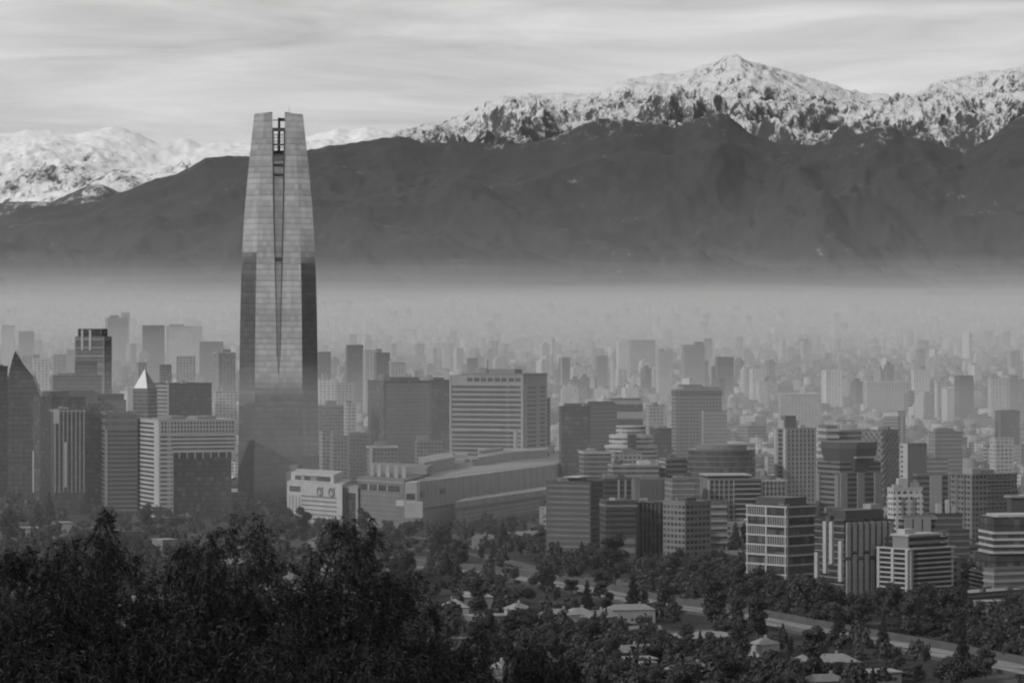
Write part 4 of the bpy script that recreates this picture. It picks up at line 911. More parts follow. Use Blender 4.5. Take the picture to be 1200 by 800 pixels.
# ------------------------------------------------------------------ labels that single out one of many
LAND.sort(key=lambda t: t[1])
def proj(x, y, z): return 600 + x / y * F, HY - (z - CZ) / y * F
ONES = 'first second third fourth fifth sixth seventh eighth ninth tenth eleventh twelfth thirteenth fourteenth fifteenth sixteenth seventeenth eighteenth nineteenth'.split()
TENS = {2: 'twenty', 3: 'thirty', 4: 'forty', 5: 'fifty'}
def nth(i):
    if i == 0: return 'leftmost'
    i += 1
    if i < 20: return ONES[i - 1]
    t, o = divmod(i, 10)
    return TENS[t] + '-' + ONES[o - 1] if o else {2: 'twentieth', 3: 'thirtieth', 4: 'fortieth', 5: 'fiftieth'}[t]
def label_all(items, phrase, cat, group):
    """items: (root, zone, word); within a zone they are counted from the left"""
    zones = {}
    for it in items: zones.setdefault((it[1], it[2]), []).append(it)
    for (z, wd), ls in zones.items():
        ls.sort(key=lambda it: proj(it[0].location.x, it[0].location.y, 0)[0])
        for i, it in enumerate(ls):
            q = f'{nth(i)} from left of the ' if i else 'leftmost of the '
            if len(ls) == 1: q = 'the one '
            tag(it[0], (q + wd + ' ' + z).replace('  ', ' '), cat, group)
def free(x, y, r, k=1.0):
    for fx, fy, fr in FOOT:
        if (x - fx) ** 2 + (y - fy) ** 2 < ((fr + r) * k) ** 2: return False
    return True
def rivy(x): return interp([(a, b) for a, b in RIV], x)
def rivdist(x, y): return min(math.hypot(x - a, y - b) for a, b in RIV)
ROADP = [p for p in smooth_path(R2, 8)]
def roaddist(x, y): return min(math.hypot(x - a, y - b) for a, b in ROADP)

# ---- mid-distance filler blocks: real buildings with roofs, bands, plant rooms
rnd.seed(21)
def zone_mid(px, Y):
    if px < 270: return 'left of the skyscraper'
    if px < 440: return 'between skyscraper and bulky dark office'
    if px < 650: return 'around the banded hotel'
    if px < 760: return 'below the twin dark blocks' if Y < 2500 else 'behind the twin dark blocks'
    if px < 900: return 'around the dark curved office' if Y < 2700 else 'beyond the dark curved office'
    if px < 1040: return 'about the pale apartment tower' if Y < 2700 else 'beyond the pale apartment tower'
    return 'near the big dull slab' if Y < 2700 else 'beyond the big dull slab'
mids = []
tries = 0
while len(mids) < 165 and tries < 9000:
    tries += 1
    Y = 1650 + 2100 * rnd.random() ** 1.15; px = rnd.uniform(-20, 1220)
    if px < 640 and rnd.random() < .55: continue
    if px < 430 and Y < 2500: continue
    if px < 640 and Y < 2450: continue
    if px < 860 and Y < 1850: continue
    if Y < 1680: continue
    if 840 < px < 1150 and 2900 < Y < 3700 and rnd.random() < .6: continue
    x = (px - 600) / F * Y
    a, d = rnd.uniform(12, 26), rnd.uniform(11, 20)
    h = rnd.choice((6, 9, 9, 12, 14, 17, 22, 27)) * rnd.uniform(.9, 1.15) if Y > 2300 else rnd.choice((6, 9, 12, 16, 21)) * rnd.uniform(.9, 1.1)
    if not free(x, Y + 10, .5 * math.hypot(a, d), .92) or rivdist(x, Y) < 60: continue
    ph = rnd.choice((12, 20, 28, 35, 55, 66)) + rnd.uniform(-4, 4); tone = rnd.choice(('white', 'pale', 'pale', 'mid', 'mid', 'dim'))
    c, s_ = math.cos(math.radians(ph)), math.sin(math.radians(ph)); sc_px = F / Y
    x1 = px + a * c * sc_px; x0 = px - d * s_ * sc_px
    b = Bld('apartment_block' if h > 11 else 'low_building', 'x', Y, x0, px, x1, 0, ph, {'white': 'facade_white', 'pale': 'facade_pale', 'mid': 'facade_grey', 'dim': 'facade_dim'}[tone] if rnd.random() < .5 else tone, cat='building', h=h)
    if not b.mat.startswith('facade'): b.rings('window_band', 'glass_dark', .45, .1) if rnd.random() < .7 else b.rings('floor_band', 'pale', .3, .5)
    elif rnd.random() < .4: b.rings('balcony', 'pale', .28, 1.1, sides=rnd.choice('LR'), x=(.15, .85), off=0)
    if rnd.random() < .8: b.plant(rnd.random(), rnd.random(), rnd.uniform(.2, .5), rnd.uniform(.3, .6), rnd.uniform(2.2, 4.5), rnd.choice(('white', 'pale', 'mid', 'dim')))
    if rnd.random() < .3: b.plant(rnd.random(), rnd.random(), .15, .2, rnd.uniform(2, 5), rnd.choice(('white', 'mid')))
    if rnd.random() < .15: b.rings('roof_edge', 'white', .5, .5, z0=b.h, z1=b.h + 1.2, n=1, off=0)
    mids.append((b.root, zone_mid(px, Y), {'white': 'white', 'pale': 'pale', 'mid': 'grey', 'dim': 'dull dark'}[tone] + (' mid-rise blocks' if h > 11 else ' low blocks')))
label_all(mids, '', 'building', 'mid-size city blocks')

# ---- far high-rises in the smog: one object each, the largest ones; everything farther in one mass
FARF = {'white': M['far_white'], 'grey': M['far_grey'], 'dark': M['far_dark']}
def zone_far(px, Y):
    band = 'nearer' if Y < 4400 else 'middle' if Y < 5500 else 'farthest'
    z = 'left of the skyscraper' if px < 270 else 'between skyscraper and hotel' if px < 530 else 'above the hotel' if px < 660 else 'above the curved office' if px < 880 else 'above the apartment tower' if px < 1030 else 'above the dull slab'
    return f'in the {band} smog {z}'
fars = []; tries = 0
protos = {}
for k in range(14):
    a, d, h = rnd.uniform(12, 23), rnd.uniform(11, 17), rnd.choice((18, 24, 30, 38, 44, 52, 60)) * rnd.uniform(.9, 1.1)
    tone = ('white', 'white', 'grey', 'grey', 'grey', 'dark', 'white')[k % 7]
    m = MB().box(-a / 2, a / 2, -d / 2, d / 2, -8, h)
    st = rnd.random()
    if st < .45: m.box(-a * .25, a * .2, -d * .3, d * .3, h, h + rnd.uniform(3, 6))
    elif st < .7: m.box(-a * .4, a * .4, -d * .4, d * .4, h, h + 4); m.box(-a * .1, a * .15, -d * .2, d * .2, h + 4, h + 7)
    if rnd.random() < .5: m.box(-a / 2 - 1.2, -a / 2 + 2, -d * .3, d * .3, 0, h * .96); m.box(a * .1, a * .1 + 3, -d / 2 - 1.3, -d / 2, 0, h * .96)
    protos[k] = (m.mesh('high_rise', FARF[tone]), tone, h, a, d)
while len(fars) < 230 and tries < 8000:
    tries += 1
    Y = 3700 + 3600 * rnd.random() ** 1.15; px = rnd.uniform(-15, 1215)
    if 850 < px < 1140 and Y < 4100 and rnd.random() < .7: continue
    x = (px - 600) / F * Y; k = rnd.randrange(14); me, tone, h, a, d = protos[k]
    if h > 50 and 640 < px and rnd.random() < .55: continue
    if not free(x, Y, .5 * math.hypot(a, d), .95): continue
    FOOT.append((x, Y, .5 * math.hypot(a, d)))
    o = bpy.data.objects.new('high_rise', me); link(o); o.location = (x, Y, G(x, Y)); o.rotation_euler = (0, 0, math.radians(rnd.choice((12, 22, 30, 60)) + rnd.uniform(-5, 5))); o.scale = (1, 1, rnd.uniform(.75, 1.1))
    fars.append((o, zone_far(px, Y), {'white': 'pale', 'grey': 'grey', 'dark': 'dark'}[tone] + ' high-rises'))
label_all(fars, '', 'building', 'high-rises standing in the smog')
M['mass_near'] = window_wall('small_blocks', .22, .035, 3.0, 3.2, .5, .6, island=(.3, 1.4))
def mass_city():
    rs = np.random.RandomState(4); V = []; Q = []; cnt = 0
    def add(x, y, z, a, d, h, ph):
        nonlocal cnt
        c, s_ = math.cos(ph), math.sin(ph); b = len(V)
        pts = [(-a / 2, -d / 2), (a / 2, -d / 2), (a / 2, d / 2), (-a / 2, d / 2)]
        for zz in (z - 6, z + h):
            for p in pts: V.append((x + p[0] * c - p[1] * s_, y + p[0] * s_ + p[1] * c, zz))
        Q.extend([(b + 4, b + 5, b + 6, b + 7), (b, b + 1, b + 5, b + 4), (b + 1, b + 2, b + 6, b + 5), (b + 2, b + 3, b + 7, b + 6), (b + 3, b, b + 4, b + 7)]); cnt += 1
    for i in range(12000):
        Y = 2850 + 9600 * rs.rand() ** 1.25; px = rs.uniform(-200, 1400); x = (px - 600) / F * Y
        tall = rs.rand() < (.035 if Y > 6500 else .0)
        h = rs.uniform(20, 48) if tall else (rs.uniform(4, 10) if rs.rand() < .7 else rs.uniform(10, 24))
        a, d = (rs.uniform(12, 22), rs.uniform(11, 16)) if tall else (rs.uniform(7, 20), rs.uniform(7, 15))
        if Y < 7600 and not free(x, Y, 12, .9): continue
        add(x, Y, G(x, Y), a, d, h, math.radians(rs.choice((15, 25, 60)) + rs.uniform(-8, 8)))
    for i in range(420):     # suburbs climbing the foot of the mountains
        t = rs.rand(); px = rs.choice((rs.uniform(-100, 460), rs.uniform(520, 640), rs.uniform(690, 920), rs.uniform(-100, 1300)))
        Y = rs.uniform(12500, 14600); x = (px - 600) / F * Y
        add(x, Y, G(x, Y), rs.uniform(10, 26), rs.uniform(9, 16), rs.uniform(4, 11), rs.uniform(0, 1.5))
    near = []; V0, Q0 = V, Q; V, Q = [], []
    def add2(x, y, z, a, d, h, ph):
        c, s_ = math.cos(ph), math.sin(ph); b = len(V)
        for zz in (z - 3, z + h):
            for p in ((-a / 2, -d / 2), (a / 2, -d / 2), (a / 2, d / 2), (-a / 2, d / 2)): V.append((x + p[0] * c - p[1] * s_, y + p[0] * s_ + p[1] * c, zz))
        Q.extend([(b + 4, b + 5, b + 6, b + 7), (b, b + 1, b + 5, b + 4), (b + 1, b + 2, b + 6, b + 5), (b + 2, b + 3, b + 7, b + 6), (b + 3, b, b + 4, b + 7)])
    taken = []
    for i in range(5200):
        Y = 2020 + 2700 * rs.rand() ** 1.1; px = rs.uniform(-20, 1230); x = (px - 600) / F * Y
        if (px < 645 and Y < 2750) or not free(x, Y, 8, .62) or rivdist(x, Y) < 120: continue
        if any((x - p) ** 2 + (Y - q) ** 2 < 15 ** 2 for p, q in taken): continue
        taken.append((x, Y)); h = rs.choice((4, 6, 7, 9, 12, 15, 18)) * rs.uniform(.85, 1.15); a, d, ph = rs.uniform(9, 20), rs.uniform(8, 14), math.radians(rs.choice((15, 25, 60)) + rs.uniform(-8, 8))
        add2(x, Y, G(x, Y), a, d, h, ph)
        if h > 8:
            for q_ in range(rs.randint(1, 3)):
                add2(x + rs.uniform(-a, a) * .25, Y + rs.uniform(-d, d) * .25, G(x, Y) + h - .5, rs.uniform(2, 5), rs.uniform(2, 4), rs.uniform(1.8, 3.6), ph)
    me = npmesh('near_blocks', np.array(V), np.array(Q), M['mass_near']); tag(link(bpy.data.objects.new('low_city', me)), 'carpet of small blocks and houses filling the streets between the named buildings', 'city', kind='stuff')
    V, Q = V0, Q0
    me = npmesh('far_city', np.array(V), np.array(Q), M['far_mix'])
    tag(link(bpy.data.objects.new('far_city', me)), 'carpet of countless small roofs and blocks dissolving into smog', 'city', kind='stuff')
m_, t_, p_ = new_mat('far_mix'); g_ = t_.nodes.new('ShaderNodeNewGeometry')
n_ = nz(t_, .25, 2); t_.links.new(mth(t_, 'MULTIPLY', mth(t_, 'MULTIPLY_ADD', mth(t_, 'POWER', g_.outputs['Random Per Island'], 2.6), .26, .05), mth(t_, 'ADD', n_, .5)), p_.inputs['Base Color'])
p_.inputs['Roughness'].default_value = .85; M['far_mix'] = m_
mass_city()

# ---- houses among the trees
rnd.seed(5)
def house(x, y, a, d, h, ph, wall, roofm, hip):
    o = empty('house', (x, y, G(x, y)), ph)
    MB().box(-a / 2, a / 2, -d / 2, d / 2, -2, h).build('wall', M[wall], o)
    e = .5; m = MB()
    if hip == 2: m.box(-a / 2 - e, a / 2 + e, -d / 2 - e, d / 2 + e, h + .003, h + .45)
    else:
        rx = a / 2 - (d / 2 if hip else 0) + (0 if hip else e); b = 0
        m.v = [(-a / 2 - e, -d / 2 - e, h), (a / 2 + e, -d / 2 - e, h), (a / 2 + e, d / 2 + e, h), (-a / 2 - e, d / 2 + e, h), (-rx, 0, h + d * .3), (rx, 0, h + d * .3)]
        m.f = [(0, 1, 5, 4), (1, 2, 5), (2, 3, 4, 5), (3, 0, 4), (3, 2, 1, 0)]
    r = m.build('roof', M[roofm], o)
    if hip != 2: MB().box(a * .2, a * .2 + .9, d * .1, d * .1 + .9, h + .5, h + d * .3 + .9).build('chimney', M['pale'], r)
    for q in range(int(a / 3.2)):
        wx = -a / 2 + 1.4 + q * 3.1
        if wx + 1.2 < a / 2: MB().box(wx, wx + 1.3, -d / 2 - .05, -d / 2 + .1, 1, 2.3).build('window', M['glass_dark'], o)
    MB().box(-a / 2 - .05, -a / 2 + .1, -d * .1, d * .1 + .4, 0, 2.1).build('door', M['dark'], o)
    FOOT.append((x, y, .5 * math.hypot(a, d))); return o
def hz(px, py, lab, a=14, d=10, h=5, ph=25, wall='white', roofm='roof_light', hip=1):
    x, y = gp(px, py); tag(house(x, y, a, d, h, math.radians(ph), wall, roofm, hip), lab, 'house')
hz(823, 757, 'flat square pavilion with pale sheet roof, standing alone above the near trees', 30, 24, 4.5, 38, 'dim', 'roof_light', 2)
hz(652, 733, 'white-roofed villa, leftmost of a short row by the river path', 16, 9, 5, 8); hz(677, 733, 'pale villa with white lean-to roof, middle of the short row by the river path', 14, 9, 5.5, 30)
hz(702, 738, 'bright gabled villa with dark side wall, right end of the row by the river path', 14, 10, 6, 50, 'mid', 'roof_light', 0); hz(722, 748, 'small gabled white cottage beside the black cypress', 7, 6, 4, 80, 'white', 'roof_tile', 0)
hz(606, 727, 'sunlit white house with broken roof line behind the foreground shrubs', 12, 9, 5.5, 50); hz(738, 729, 'long wall-like pale house right of the river path villas', 22, 8, 6, 10, 'pale', 'roof_tile', 1)
hz(862, 668, 'pale gabled house tucked left of the white frame office', 16, 11, 8, 30, 'pale', 'roof_light', 0); hz(868, 686, 'small white round-ended house by the white frame office', 8, 8, 9, 50, 'white', 'roof_light', 1)
hz(757, 798, 'white box-like hut at the bottom edge of the scene', 6, 5, 7, 20, 'white', 'roof_light', 2); hz(1020, 799, 'low house with pale roof at the bottom edge, below the river', 20, 12, 4, 15, 'dim', 'roof_light', 2)
hz(895, 768, 'small white house under trees left of the river bend', 10, 8, 5, 40); hz(965, 790, 'long dark-roofed house at the bottom, right of the flat pavilion', 26, 10, 5, 12, 'dim', 'roof_tile', 1)
hz(1160, 722, 'white service building at the foot of the open deck car park', 14, 8, 7, 20, 'white', 'roof', 2)
hz(560, 640, 'low white tent-roofed shed at the corner of the mall', 12, 6, 4, 20, 'white'); hz(612, 634, 'long bright shed beside the mall annex', 34, 8, 4, 40, 'white', 'roof_light', 0); hz(618, 645, 'tiny white kiosk before the bright shed', 8, 5, 3, 10, 'white')
hs = []; tries = 0
while len(hs) < 70 and tries < 4000:
    tries += 1
    px, py = rnd.uniform(-10, 1210), rnd.uniform(565, 815)
    x, y = gp(px, py)
    right = px > 620
    if right and py < 735 and not (px > 640 and py < 625): continue
    if not right and py < 600: continue
    if rivdist(x, y) < 70 or roaddist(x, y) < 18 or not free(x, y, 9): continue
    a, d = rnd.uniform(9, 20), rnd.uniform(7, 11)
    tone = rnd.choice(('house', 'house', 'mid', 'dim')); rf = rnd.choice(('roof_light', 'roof', 'roof_tile', 'roof_tile', 'roof_tile', 'roof_tile'))
    o = house(x, y, a, d, rnd.choice((3.2, 5.6, 6)), math.radians(rnd.choice((15, 35, 60, 100)) + rnd.uniform(-8, 8)), tone, rf, rnd.choice((0, 1, 1, 2)))
    zn = 'left of the skyscraper foot' if px < 280 else 'below the mall' if px < 620 and py < 700 else 'behind the foreground shrubs' if px < 620 else 'between the blocks' if py < 640 else 'under trees around the flat pavilion' if px < 900 else 'under trees below the river bend'
    hs.append((o, zn, {'roof_light': 'pale-roofed', 'roof': 'grey-roofed', 'roof_tile': 'dark-roofed'}[rf] + ' houses'))
label_all(hs, '', 'house', 'houses among the trees')

# ---- parked cars on the river road
def car_proto():
    root = empty('parked_car', (0, 0, 0)); n = 8
    prof = [(-2.2, .35), (2.2, .35), (2.25, .8), (1.3, .95), (.7, 1.45), (-1.2, 1.45), (-1.9, .98), (-2.25, .85)]
    m = MB(); m.v = [(x, -.85, z) for x, z in prof] + [(x, .85, z) for x, z in prof]
    m.f = [tuple(range(n)), tuple(range(2 * n - 1, n - 1, -1))] + [((i + 1) % n, i, n + i, n + (i + 1) % n) for i in range(n)]
    b = m.build('body', M['white'], root)
    MB().box(-1.15, .75, -.87, .87, 1.0, 1.36).build('side_window', M['glass_dark'], b)
    for x in (-1.4, 1.4):
        for y in (-.8, .8): MB().bar((x, y - .1, .33), (x, y + .1, .33), .33, n=12).build('wheel', M['dark'], root)
    return root
cp = car_proto(); cl = []
for i in range(16):
    c = cp if i == 0 else copy_tree(cp)
    k = rnd.uniform(.45, .97) * (len(R1) - 1); j = int(k); p = R1[j]; q = R1[min(j + 1, len(R1) - 1)]; t = k - j
    dx, dy = q[0] - p[0], q[1] - p[1]; l = math.hypot(dx, dy); o_ = rnd.choice((-5.6, -2, 2, 5.6))
    c.location = (p[0] + dx * t - dy / l * o_, p[1] + dy * t + dx / l * o_, .22); c.rotation_euler = (0, 0, math.atan2(dy, dx))
    wd = 'cars'
    if rnd.random() < .5:
        wd = 'dark cars'; ch = [k_ for k_ in c.children if k_.name.startswith('body')][0]
        me = ch.data.copy(); me.materials[0] = M['dark']; ch.data = me
    else: wd = 'white cars'
    cl.append((c, 'on the road beyond the river', wd))
label_all(cl, '', 'car', 'cars on the river road')

# ------------------------------------------------------------------ trees
rs = np.random.RandomState(12)
def crown_mesh(name, kind, nleaf, mat, size=.55):
    """leaf clumps spread through the crown: rows of small tilted faces"""
    h = {'broad': 9, 'round': 8, 'tall': 13, 'conifer': 15, 'cypress': 12, 'palm': 3}[kind]
    nb = {'broad': 16, 'round': 12, 'tall': 14, 'conifer': 26, 'cypress': 12, 'palm': 10}[kind]
    C_ = []
    for i in range(nb):
        if kind == 'broad': t = rs.uniform(0, 2 * PI); r = 4.2 * math.sqrt(rs.rand()); C_.append((r * math.cos(t), r * math.sin(t), 3.2 + rs.rand() * 4.5 * (1 - r / 7), rs.uniform(1.3, 2.3)))
        elif kind == 'round': t = rs.uniform(0, 2 * PI); r = 2.6 * math.sqrt(rs.rand()); C_.append((r * math.cos(t), r * math.sin(t), 2.6 + rs.rand() * 4.6, rs.uniform(1.2, 1.9)))
        elif kind == 'tall': t = rs.uniform(0, 2 * PI); r = 2.0 * math.sqrt(rs.rand()); C_.append((r * math.cos(t), r * math.sin(t), 3 + i / nb * 9, rs.uniform(1.3, 2.0)))
        elif kind == 'conifer': f = i / nb; t = i * 2.4; r = (1 - f) * 3.0 + .1; C_.append((r * .7 * math.cos(t), r * .7 * math.sin(t), 2 + f * 13, .45 + (1 - f) * 1.5))
        elif kind == 'cypress': f = i / nb; C_.append((rs.uniform(-.2, .2), rs.uniform(-.2, .2), 1 + f * 11, .9 * (1 - f) ** .6 + .25))
    C_ = np.array(C_); w_ = C_[:, 3] ** 2; pick = rs.choice(len(C_), nleaf, p=w_ / w_.sum())
    d = rs.randn(nleaf, 3); d /= np.linalg.norm(d, axis=1)[:, None]
    rr = C_[pick, 3] * (1 - .5 * rs.rand(nleaf) ** 2) * rs.uniform(.8, 1.15, nleaf)
    P = C_[pick, :3] + d * rr[:, None] * np.array([1, 1, .75])
    n = d + rs.randn(nleaf, 3) * .55; n /= np.linalg.norm(n, axis=1)[:, None]
    u = np.cross(n, np.array([0, 0, 1.0]) + rs.randn(nleaf, 3) * .3); u /= np.linalg.norm(u, axis=1)[:, None]; v = np.cross(n, u)
    s_ = size * rs.uniform(.6, 1.4, nleaf)[:, None]
    V = np.stack([P - u * s_ * .7 - v * s_ * .4, P + u * s_ * .5 - v * s_ * .6, P + u * s_ * .7 + v * s_ * .45, P - u * s_ * .45 + v * s_ * .6], 1).reshape(-1, 3)
    return npmesh(name, V, np.arange(nleaf * 4).reshape(-1, 4), mat)
def trunk_mesh(kind):
    top = {'broad': 5, 'round': 4.5, 'tall': 10, 'conifer': 15, 'cypress': 9}[kind]; m = MB()
    m.bar((0, 0, -1), (.1, 0, top * .45), .32, .24, 7); m.bar((.1, 0, top * .45), (0, .1, top), .24, .08, 6)
    if kind in ('broad', 'round', 'tall'):
        for i in range(5): t = i * 1.3; m.bar((.1, 0, top * (.35 + .08 * i)), (1.9 * math.cos(t), 1.9 * math.sin(t), top * (.6 + .1 * i)), .14, .05, 5)
    return m.mesh('trunk', M['bark'])
KINDS = {}
for kind, nl in (('broad', 5200), ('round', 3600), ('tall', 4200), ('conifer', 4600), ('cypress', 2200)):
    KINDS[kind] = [(crown_mesh('crown', kind, nl, M['leaf_dark' if kind in ('conifer', 'cypress') else 'leaf'], .27 if kind != 'cypress' else .2), trunk_mesh(kind)) for _ in range(3)]
def tree(x, y, kind, s, lab=None, name=None):
    cm, tm = KINDS[kind][rnd.randrange(3)]
    nm = name or {'broad': 'broadleaf_tree', 'round': 'broadleaf_tree', 'tall': 'poplar_tree', 'conifer': 'conifer_tree', 'cypress': 'cypress_tree'}[kind]
    r = empty(nm, (x, y, G(x, y)), rnd.uniform(0, 6)); r.scale = (s * rnd.uniform(.85, 1.2), s * rnd.uniform(.85, 1.2), s * rnd.uniform(.85, 1.15))
    link(bpy.data.objects.new('crown', cm), r); link(bpy.data.objects.new('trunk', tm), r)
    if lab: tag(r, lab, 'tree')
    return r
rnd.seed(33)
for px, py, kind, s, lab in [
    (640, 700, 'tall', 1.5, 'tall dark tree rising over the river bank left of the parked cars'), (688, 717, 'conifer', 1.0, 'pointed conifer at the near bank, left of a close dark group'), (712, 722, 'tall', 1.15, 'upright dark tree between the pointed conifer and the bushy pair'),
    (742, 727, 'conifer', 1.45, 'tallest dark conifer of the group on the near river bank'), (755, 727, 'broad', 1.3, 'dense bushy tree leaning on the tallest dark conifer'), (729, 757, 'cypress', 1.2, 'thin black cypress by the small gabled cottage'), (697, 752, 'cypress', 1.1, 'thin black cypress below the river path villas'),
    (840, 742, 'tall', 2.1, 'very tall dark poplar beside the river bend'), (888, 752, 'tall', 1.5, 'dark rounded poplar right of the very tall one at the bend'), (972, 700, 'tall', 1.9, 'tall ragged tree in front of the white finned block'), (983, 745, 'conifer', 1.0, 'small conifer on the near bank below the finned block'),
    (1035, 762, 'conifer', .9, 'slim conifer at the river edge below the white balcony block'), (1128, 792, 'conifer', 1.25, 'spiky conifer standing before the river bed far downstream'), (1155, 797, 'tall', 1.2, 'dark upright tree next to the spiky downstream conifer'), (58, 617, 'conifer', 1.5, 'big dark conifer below the office with upright white fins'),
    (912, 712, 'round', 1.5, 'round dark tree right below the white frame office'), (575, 632, 'broad', 1.3, 'broad tree at the corner of the mall hall'), (870, 772, 'tall', 1.4, 'dark tree right behind the flat square pavilion')]:
    x, y = gp(px, py); tree(x, y, kind, s, lab); FOOT.append((x, y, 3))
trs = []; tries = 0
def zone_tree(px, py):
    if px < 280: return 'in the park left of the skyscraper'
    if px < 640: return ('before the mall' if py < 662 else 'behind the foreground shrubs')
    if py < 650: return 'between the mid blocks, left part' if px < 860 else 'between the mid blocks, right part'
    if px < 860: return 'in the belt beyond the river' if py < 690 else 'around the villas' if py < 745 else 'around the flat pavilion'
    return 'before the white frame office' if px < 960 and py < 730 else 'before the finned and balcony blocks' if py < 745 else 'below the downstream river' if px > 1000 else 'at the river bend'
PLACED = []
def spot(tries_max, n, y0, y1, mind, px0=-15, px1=1215):
    out = []; t = 0
    while len(out) < n and t < tries_max:
        t += 1; px = rnd.uniform(px0, px1); py = y0 + (y1 - y0) * rnd.random(); x, y = gp(px, py)
        dr = rivdist(x, y)
        if dr < 16 or abs(dr - 36) < 10 and 540 < px < 765 or roaddist(x, y) < 11 or not free(x, y, 2.5): continue
        if dr < 85 and y < rivy(x) and px > 600 and rnd.random() > .17: continue
        if any((x - a) ** 2 + (y - b) ** 2 < mind ** 2 for a, b in PLACED): continue
        PLACED.append((x, y)); out.append((x, y, px, py))
    return out
for (n, y0, y1, md, a_, b_) in ((125, 700, 815, 8, 560, 1215), (85, 655, 700, 8, 560, 1215), (45, 640, 700, 10, 440, 700), (40, 612, 650, 10, -15, 640)):
    for x, y, px, py in spot(5000, n, y0, y1, md, a_, b_):
        kind = rnd.choice(('broad', 'broad', 'broad', 'round', 'tall', 'tall', 'conifer')) 
        o = tree(x, y, kind, rnd.choice((.7, .95, 1.2, 1.5)) * rnd.uniform(.85, 1.15) * (1.0 if kind != 'conifer' else .8) * (1.35 if 650 < py < 735 and px > 700 else 1))
        trs.append((o, zone_tree(px, py), {'broad': 'spreading trees', 'round': 'rounded trees', 'tall': 'upright trees', 'conifer': 'conifers'}[kind]))
label_all(trs, '', 'tree', 'trees between camera hill and towers')
def mass_trees():
    rs_ = np.random.RandomState(3)
    base = []
    for k in range(12):
        nl = 300 if k < 6 else 70; d = rs_.randn(nl, 3); d /= np.linalg.norm(d, axis=1)[:, None]; d[:, 2] = np.abs(d[:, 2]) * .9 + .1
        lump = 1 + .22 * np.sin(d[:, 0] * 5 + k) * np.cos(d[:, 1] * 4.3 + k * 2) + .15 * np.sin(d[:, 2] * 7 + k); P = d * (lump * rs_.uniform(.7, 1.08, nl))[:, None] * np.array([1, 1, 1.15]); n = d + rs_.randn(nl, 3) * .5; n /= np.linalg.norm(n, axis=1)[:, None]
        u = np.cross(n, [0, 0, 1.0]); u /= np.linalg.norm(u, axis=1)[:, None]; v = np.cross(n, u); s_ = (.13 if k < 6 else .27) * rs_.uniform(.6, 1.4, nl)[:, None]
        base.append(np.stack([P - u * s_ - v * s_ * .7, P + u * s_ * .8 - v * s_, P + u * s_ + v * s_ * .8, P - u * s_ * .8 + v * s_], 1).reshape(-1, 3))
    V = []; cnt = 0
    def put(x, y, r, h):
        b = base[rs_.randint(6) + (0 if y < 2300 else 6)] * np.array([r, r, h * .62]) + np.array([x, y, G(x, y) + h * .28]); V.append(b)
    spots = spot(16000, 1500, 596, 815, 5.5)
    for x, y, px, py in spots: put(x, y, rs_.uniform(2.6, 4.4), rs_.uniform(5, 10.5))
    for i in range(9500):
        Y = 1750 + 5600 * rs_.rand() ** 1.2; px = rs_.uniform(-30, 1230); x = (px - 600) / F * Y
        if not free(x, Y, 1.5) or rivdist(x, Y) < 55 or (px < 640 and Y < 2350): continue
        put(x, Y, rs_.uniform(3, 5.5), rs_.uniform(6, 12))
    V = np.concatenate(V); me = npmesh('woodland', V, np.arange(len(V)).reshape(-1, 4), M['leaf_mass'])
    tag(link(bpy.data.objects.new('woodland', me)), 'dense tree cover filling the ground between streets and buildings', 'trees', kind='stuff')
M['leaf_mass'] = leaf_mat('woodland_leaves', .036, rand=0)
mass_trees()

# ------------------------------------------------------------------ foreground trees on the camera's own hill
OUT_L = [(-60, 660), (-20, 655), (0, 650), (10, 640), (25, 640), (45, 628), (60, 640), (75, 625), (90, 632), (105, 605), (115, 597), (130, 590), (140, 600), (150, 622), (157, 655), (163, 700), (172, 760), (180, 860)]
OUT_M = [(130, 800), (160, 700), (168, 690), (175, 655), (190, 635), (205, 625), (220, 615), (235, 605), (250, 592), (262, 586), (275, 600), (290, 597), (305, 590), (314, 608), (325, 618), (335, 650), (345, 662), (360, 650), (375, 630), (385, 612), (395, 603), (410, 605),
         (425, 600), (440, 610), (455, 613), (464, 607), (470, 640), (464, 680), (470, 760), (480, 860)]
OUT_R = [(425, 800), (440, 700), (450, 690), (462, 676), (478, 664), (490, 672), (503, 690), (511, 715), (516, 770), (520, 860)]
OUT_S = [(480, 800), (500, 760), (520, 748), (535, 738), (548, 740), (560, 722), (575, 730), (590, 756), (600, 760), (612, 745), (625, 738), (640, 734), (655, 745), (667, 765), (680, 780), (692, 812), (700, 860)]
OUT_B = [(-60, 760), (60, 735), (160, 730), (240, 715), (340, 725), (440, 745), (540, 785), (620, 805), (690, 840), (720, 870)]
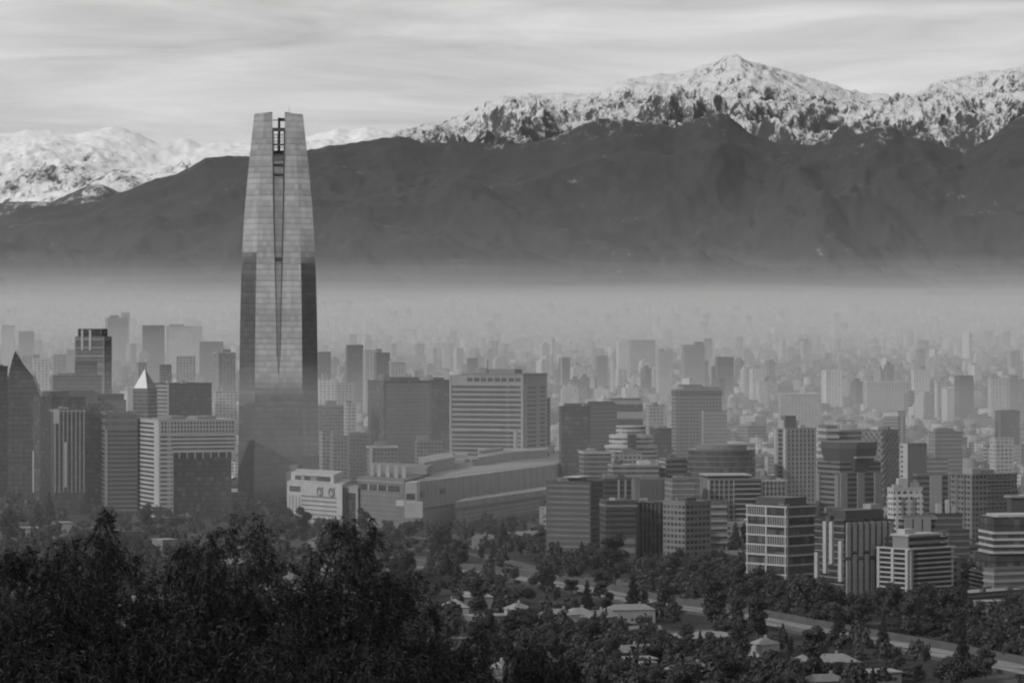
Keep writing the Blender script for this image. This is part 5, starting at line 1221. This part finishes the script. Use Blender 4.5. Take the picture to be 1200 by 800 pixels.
def near_tree(outline, D, nspray, label, trunk_px, seed, thick=2.2, name='pepper_tree'):
    r_ = np.random.RandomState(seed); k = D / F
    root_x = (trunk_px - 600) * k; gz = G(root_x, D)
    root = empty(name, (root_x, D, gz)); tag(root, label, 'tree')
    x0, x1 = outline[0][0], outline[-1][0]
    loc = lambda px, py, dy: np.array([(px - 600) * k - root_x, dy, CZ - (py - HY) * k - gz])
    tips = []
    while len(tips) < nspray:
        px = r_.uniform(x0, x1); top = interp(outline, px)
        dep = r_.rand() ** .85 * (860 - top)
        py = top + 3 + dep
        if py > 860: continue
        # clumpy crown of hanging plumes: gaps between them where things behind show through
        sx = px + .22 * (py - 600) * math.sin(px / 37.0 + seed)
        g = noise.noise(Vector((sx / 10.5, py / 42, seed))) + .45 * noise.noise(Vector((sx / 5, py / 11, seed + 4))) + .7 * noise.noise(Vector((px / 30, py / 40, seed + 8)))
        if g < max(-.04, .3 - dep / 420.0): continue
        tips.append((px, py, r_.uniform(-thick, thick) * min(1, .25 + dep / 80)))
    # sprays: a drooping twig set with narrow leaves
    L_ = []
    tw = MB()
    for px, py, dy in tips:
        p = loc(px, py, dy); ln = r_.uniform(.16, .42); az = r_.uniform(0, 2 * PI); out = r_.uniform(.05, .35)
        n = r_.randint(22, 42); t = r_.rand(n)
        base = p + np.stack([out * np.cos(az) * t, out * np.sin(az) * t, -ln * t ** 1.5 + .03], 1)
        L_.append((base, np.full(n, az), t))
        if r_.rand() < .35: tw.bar(tuple(p + np.array([0, 0, .05])), tuple(p + np.array([out * math.cos(az), out * math.sin(az), -ln])), .006, .003, 3)
    B = np.concatenate([a for a, b, c in L_]); A = np.concatenate([b for a, b, c in L_]); n = len(B)
    th = A + r_.uniform(-1.6, 1.6, n); el = r_.uniform(-1.5, .5, n)
    d = np.stack([np.cos(th) * np.cos(el), np.sin(th) * np.cos(el), np.sin(el)], 1)
    s_ = np.cross(d, r_.randn(n, 3)); s_ /= np.linalg.norm(s_, axis=1)[:, None]
    ln = r_.uniform(.045, .115, n)[:, None]; wd = r_.uniform(.0045, .0085, n)[:, None]
    sag = np.array([0, 0, -1.0]) * ln * .18
    V = np.stack([B, B + d * ln * .5 + s_ * wd + sag * .3, B + d * ln + sag, B + d * ln * .5 - s_ * wd + sag * .3], 1).reshape(-1, 3)
    me = npmesh('crown', V, np.arange(n * 4).reshape(-1, 4), M['leaf_near'])
    cr = link(bpy.data.objects.new('crown', me), root)
    tag(tw.build('twigs', M['bark_near'], cr), kind='stuff')
    # trunk, then limbs forking up to points of the crown
    tr = MB(); base = np.array([0, 0, -.6]); fork = np.array([.1, 0, max(1.2, (CZ - (900 - HY) * k) - gz)])
    tr.bar(tuple(base), tuple(fork * .5 + base * .5 + np.array([.12, 0, 0])), .24, .2, 10); tr.bar(tuple(fork * .5 + base * .5 + np.array([.12, 0, 0])), tuple(fork), .2, .16, 10)
    tr.build('trunk', M['bark_near'], root)
    sel = [tips[i] for i in r_.choice(len(tips), min(26, len(tips)), replace=False)]
    for px, py, dy in sel:
        e = loc(px, py + 6, dy); m = MB(); mid = fork + (e - fork) * .45 + np.array([r_.uniform(-.15, .15), r_.uniform(-.2, .2), .12]); m2 = fork + (e - fork) * .75 + np.array([r_.uniform(-.08, .08), 0, .1])
        m.bar(tuple(fork), tuple(mid), .07, .04, 6); m.bar(tuple(mid), tuple(m2), .04, .02, 5); m.bar(tuple(m2), tuple(e), .02, .008, 4)
        m.build('limb', M['bark_near'], root)
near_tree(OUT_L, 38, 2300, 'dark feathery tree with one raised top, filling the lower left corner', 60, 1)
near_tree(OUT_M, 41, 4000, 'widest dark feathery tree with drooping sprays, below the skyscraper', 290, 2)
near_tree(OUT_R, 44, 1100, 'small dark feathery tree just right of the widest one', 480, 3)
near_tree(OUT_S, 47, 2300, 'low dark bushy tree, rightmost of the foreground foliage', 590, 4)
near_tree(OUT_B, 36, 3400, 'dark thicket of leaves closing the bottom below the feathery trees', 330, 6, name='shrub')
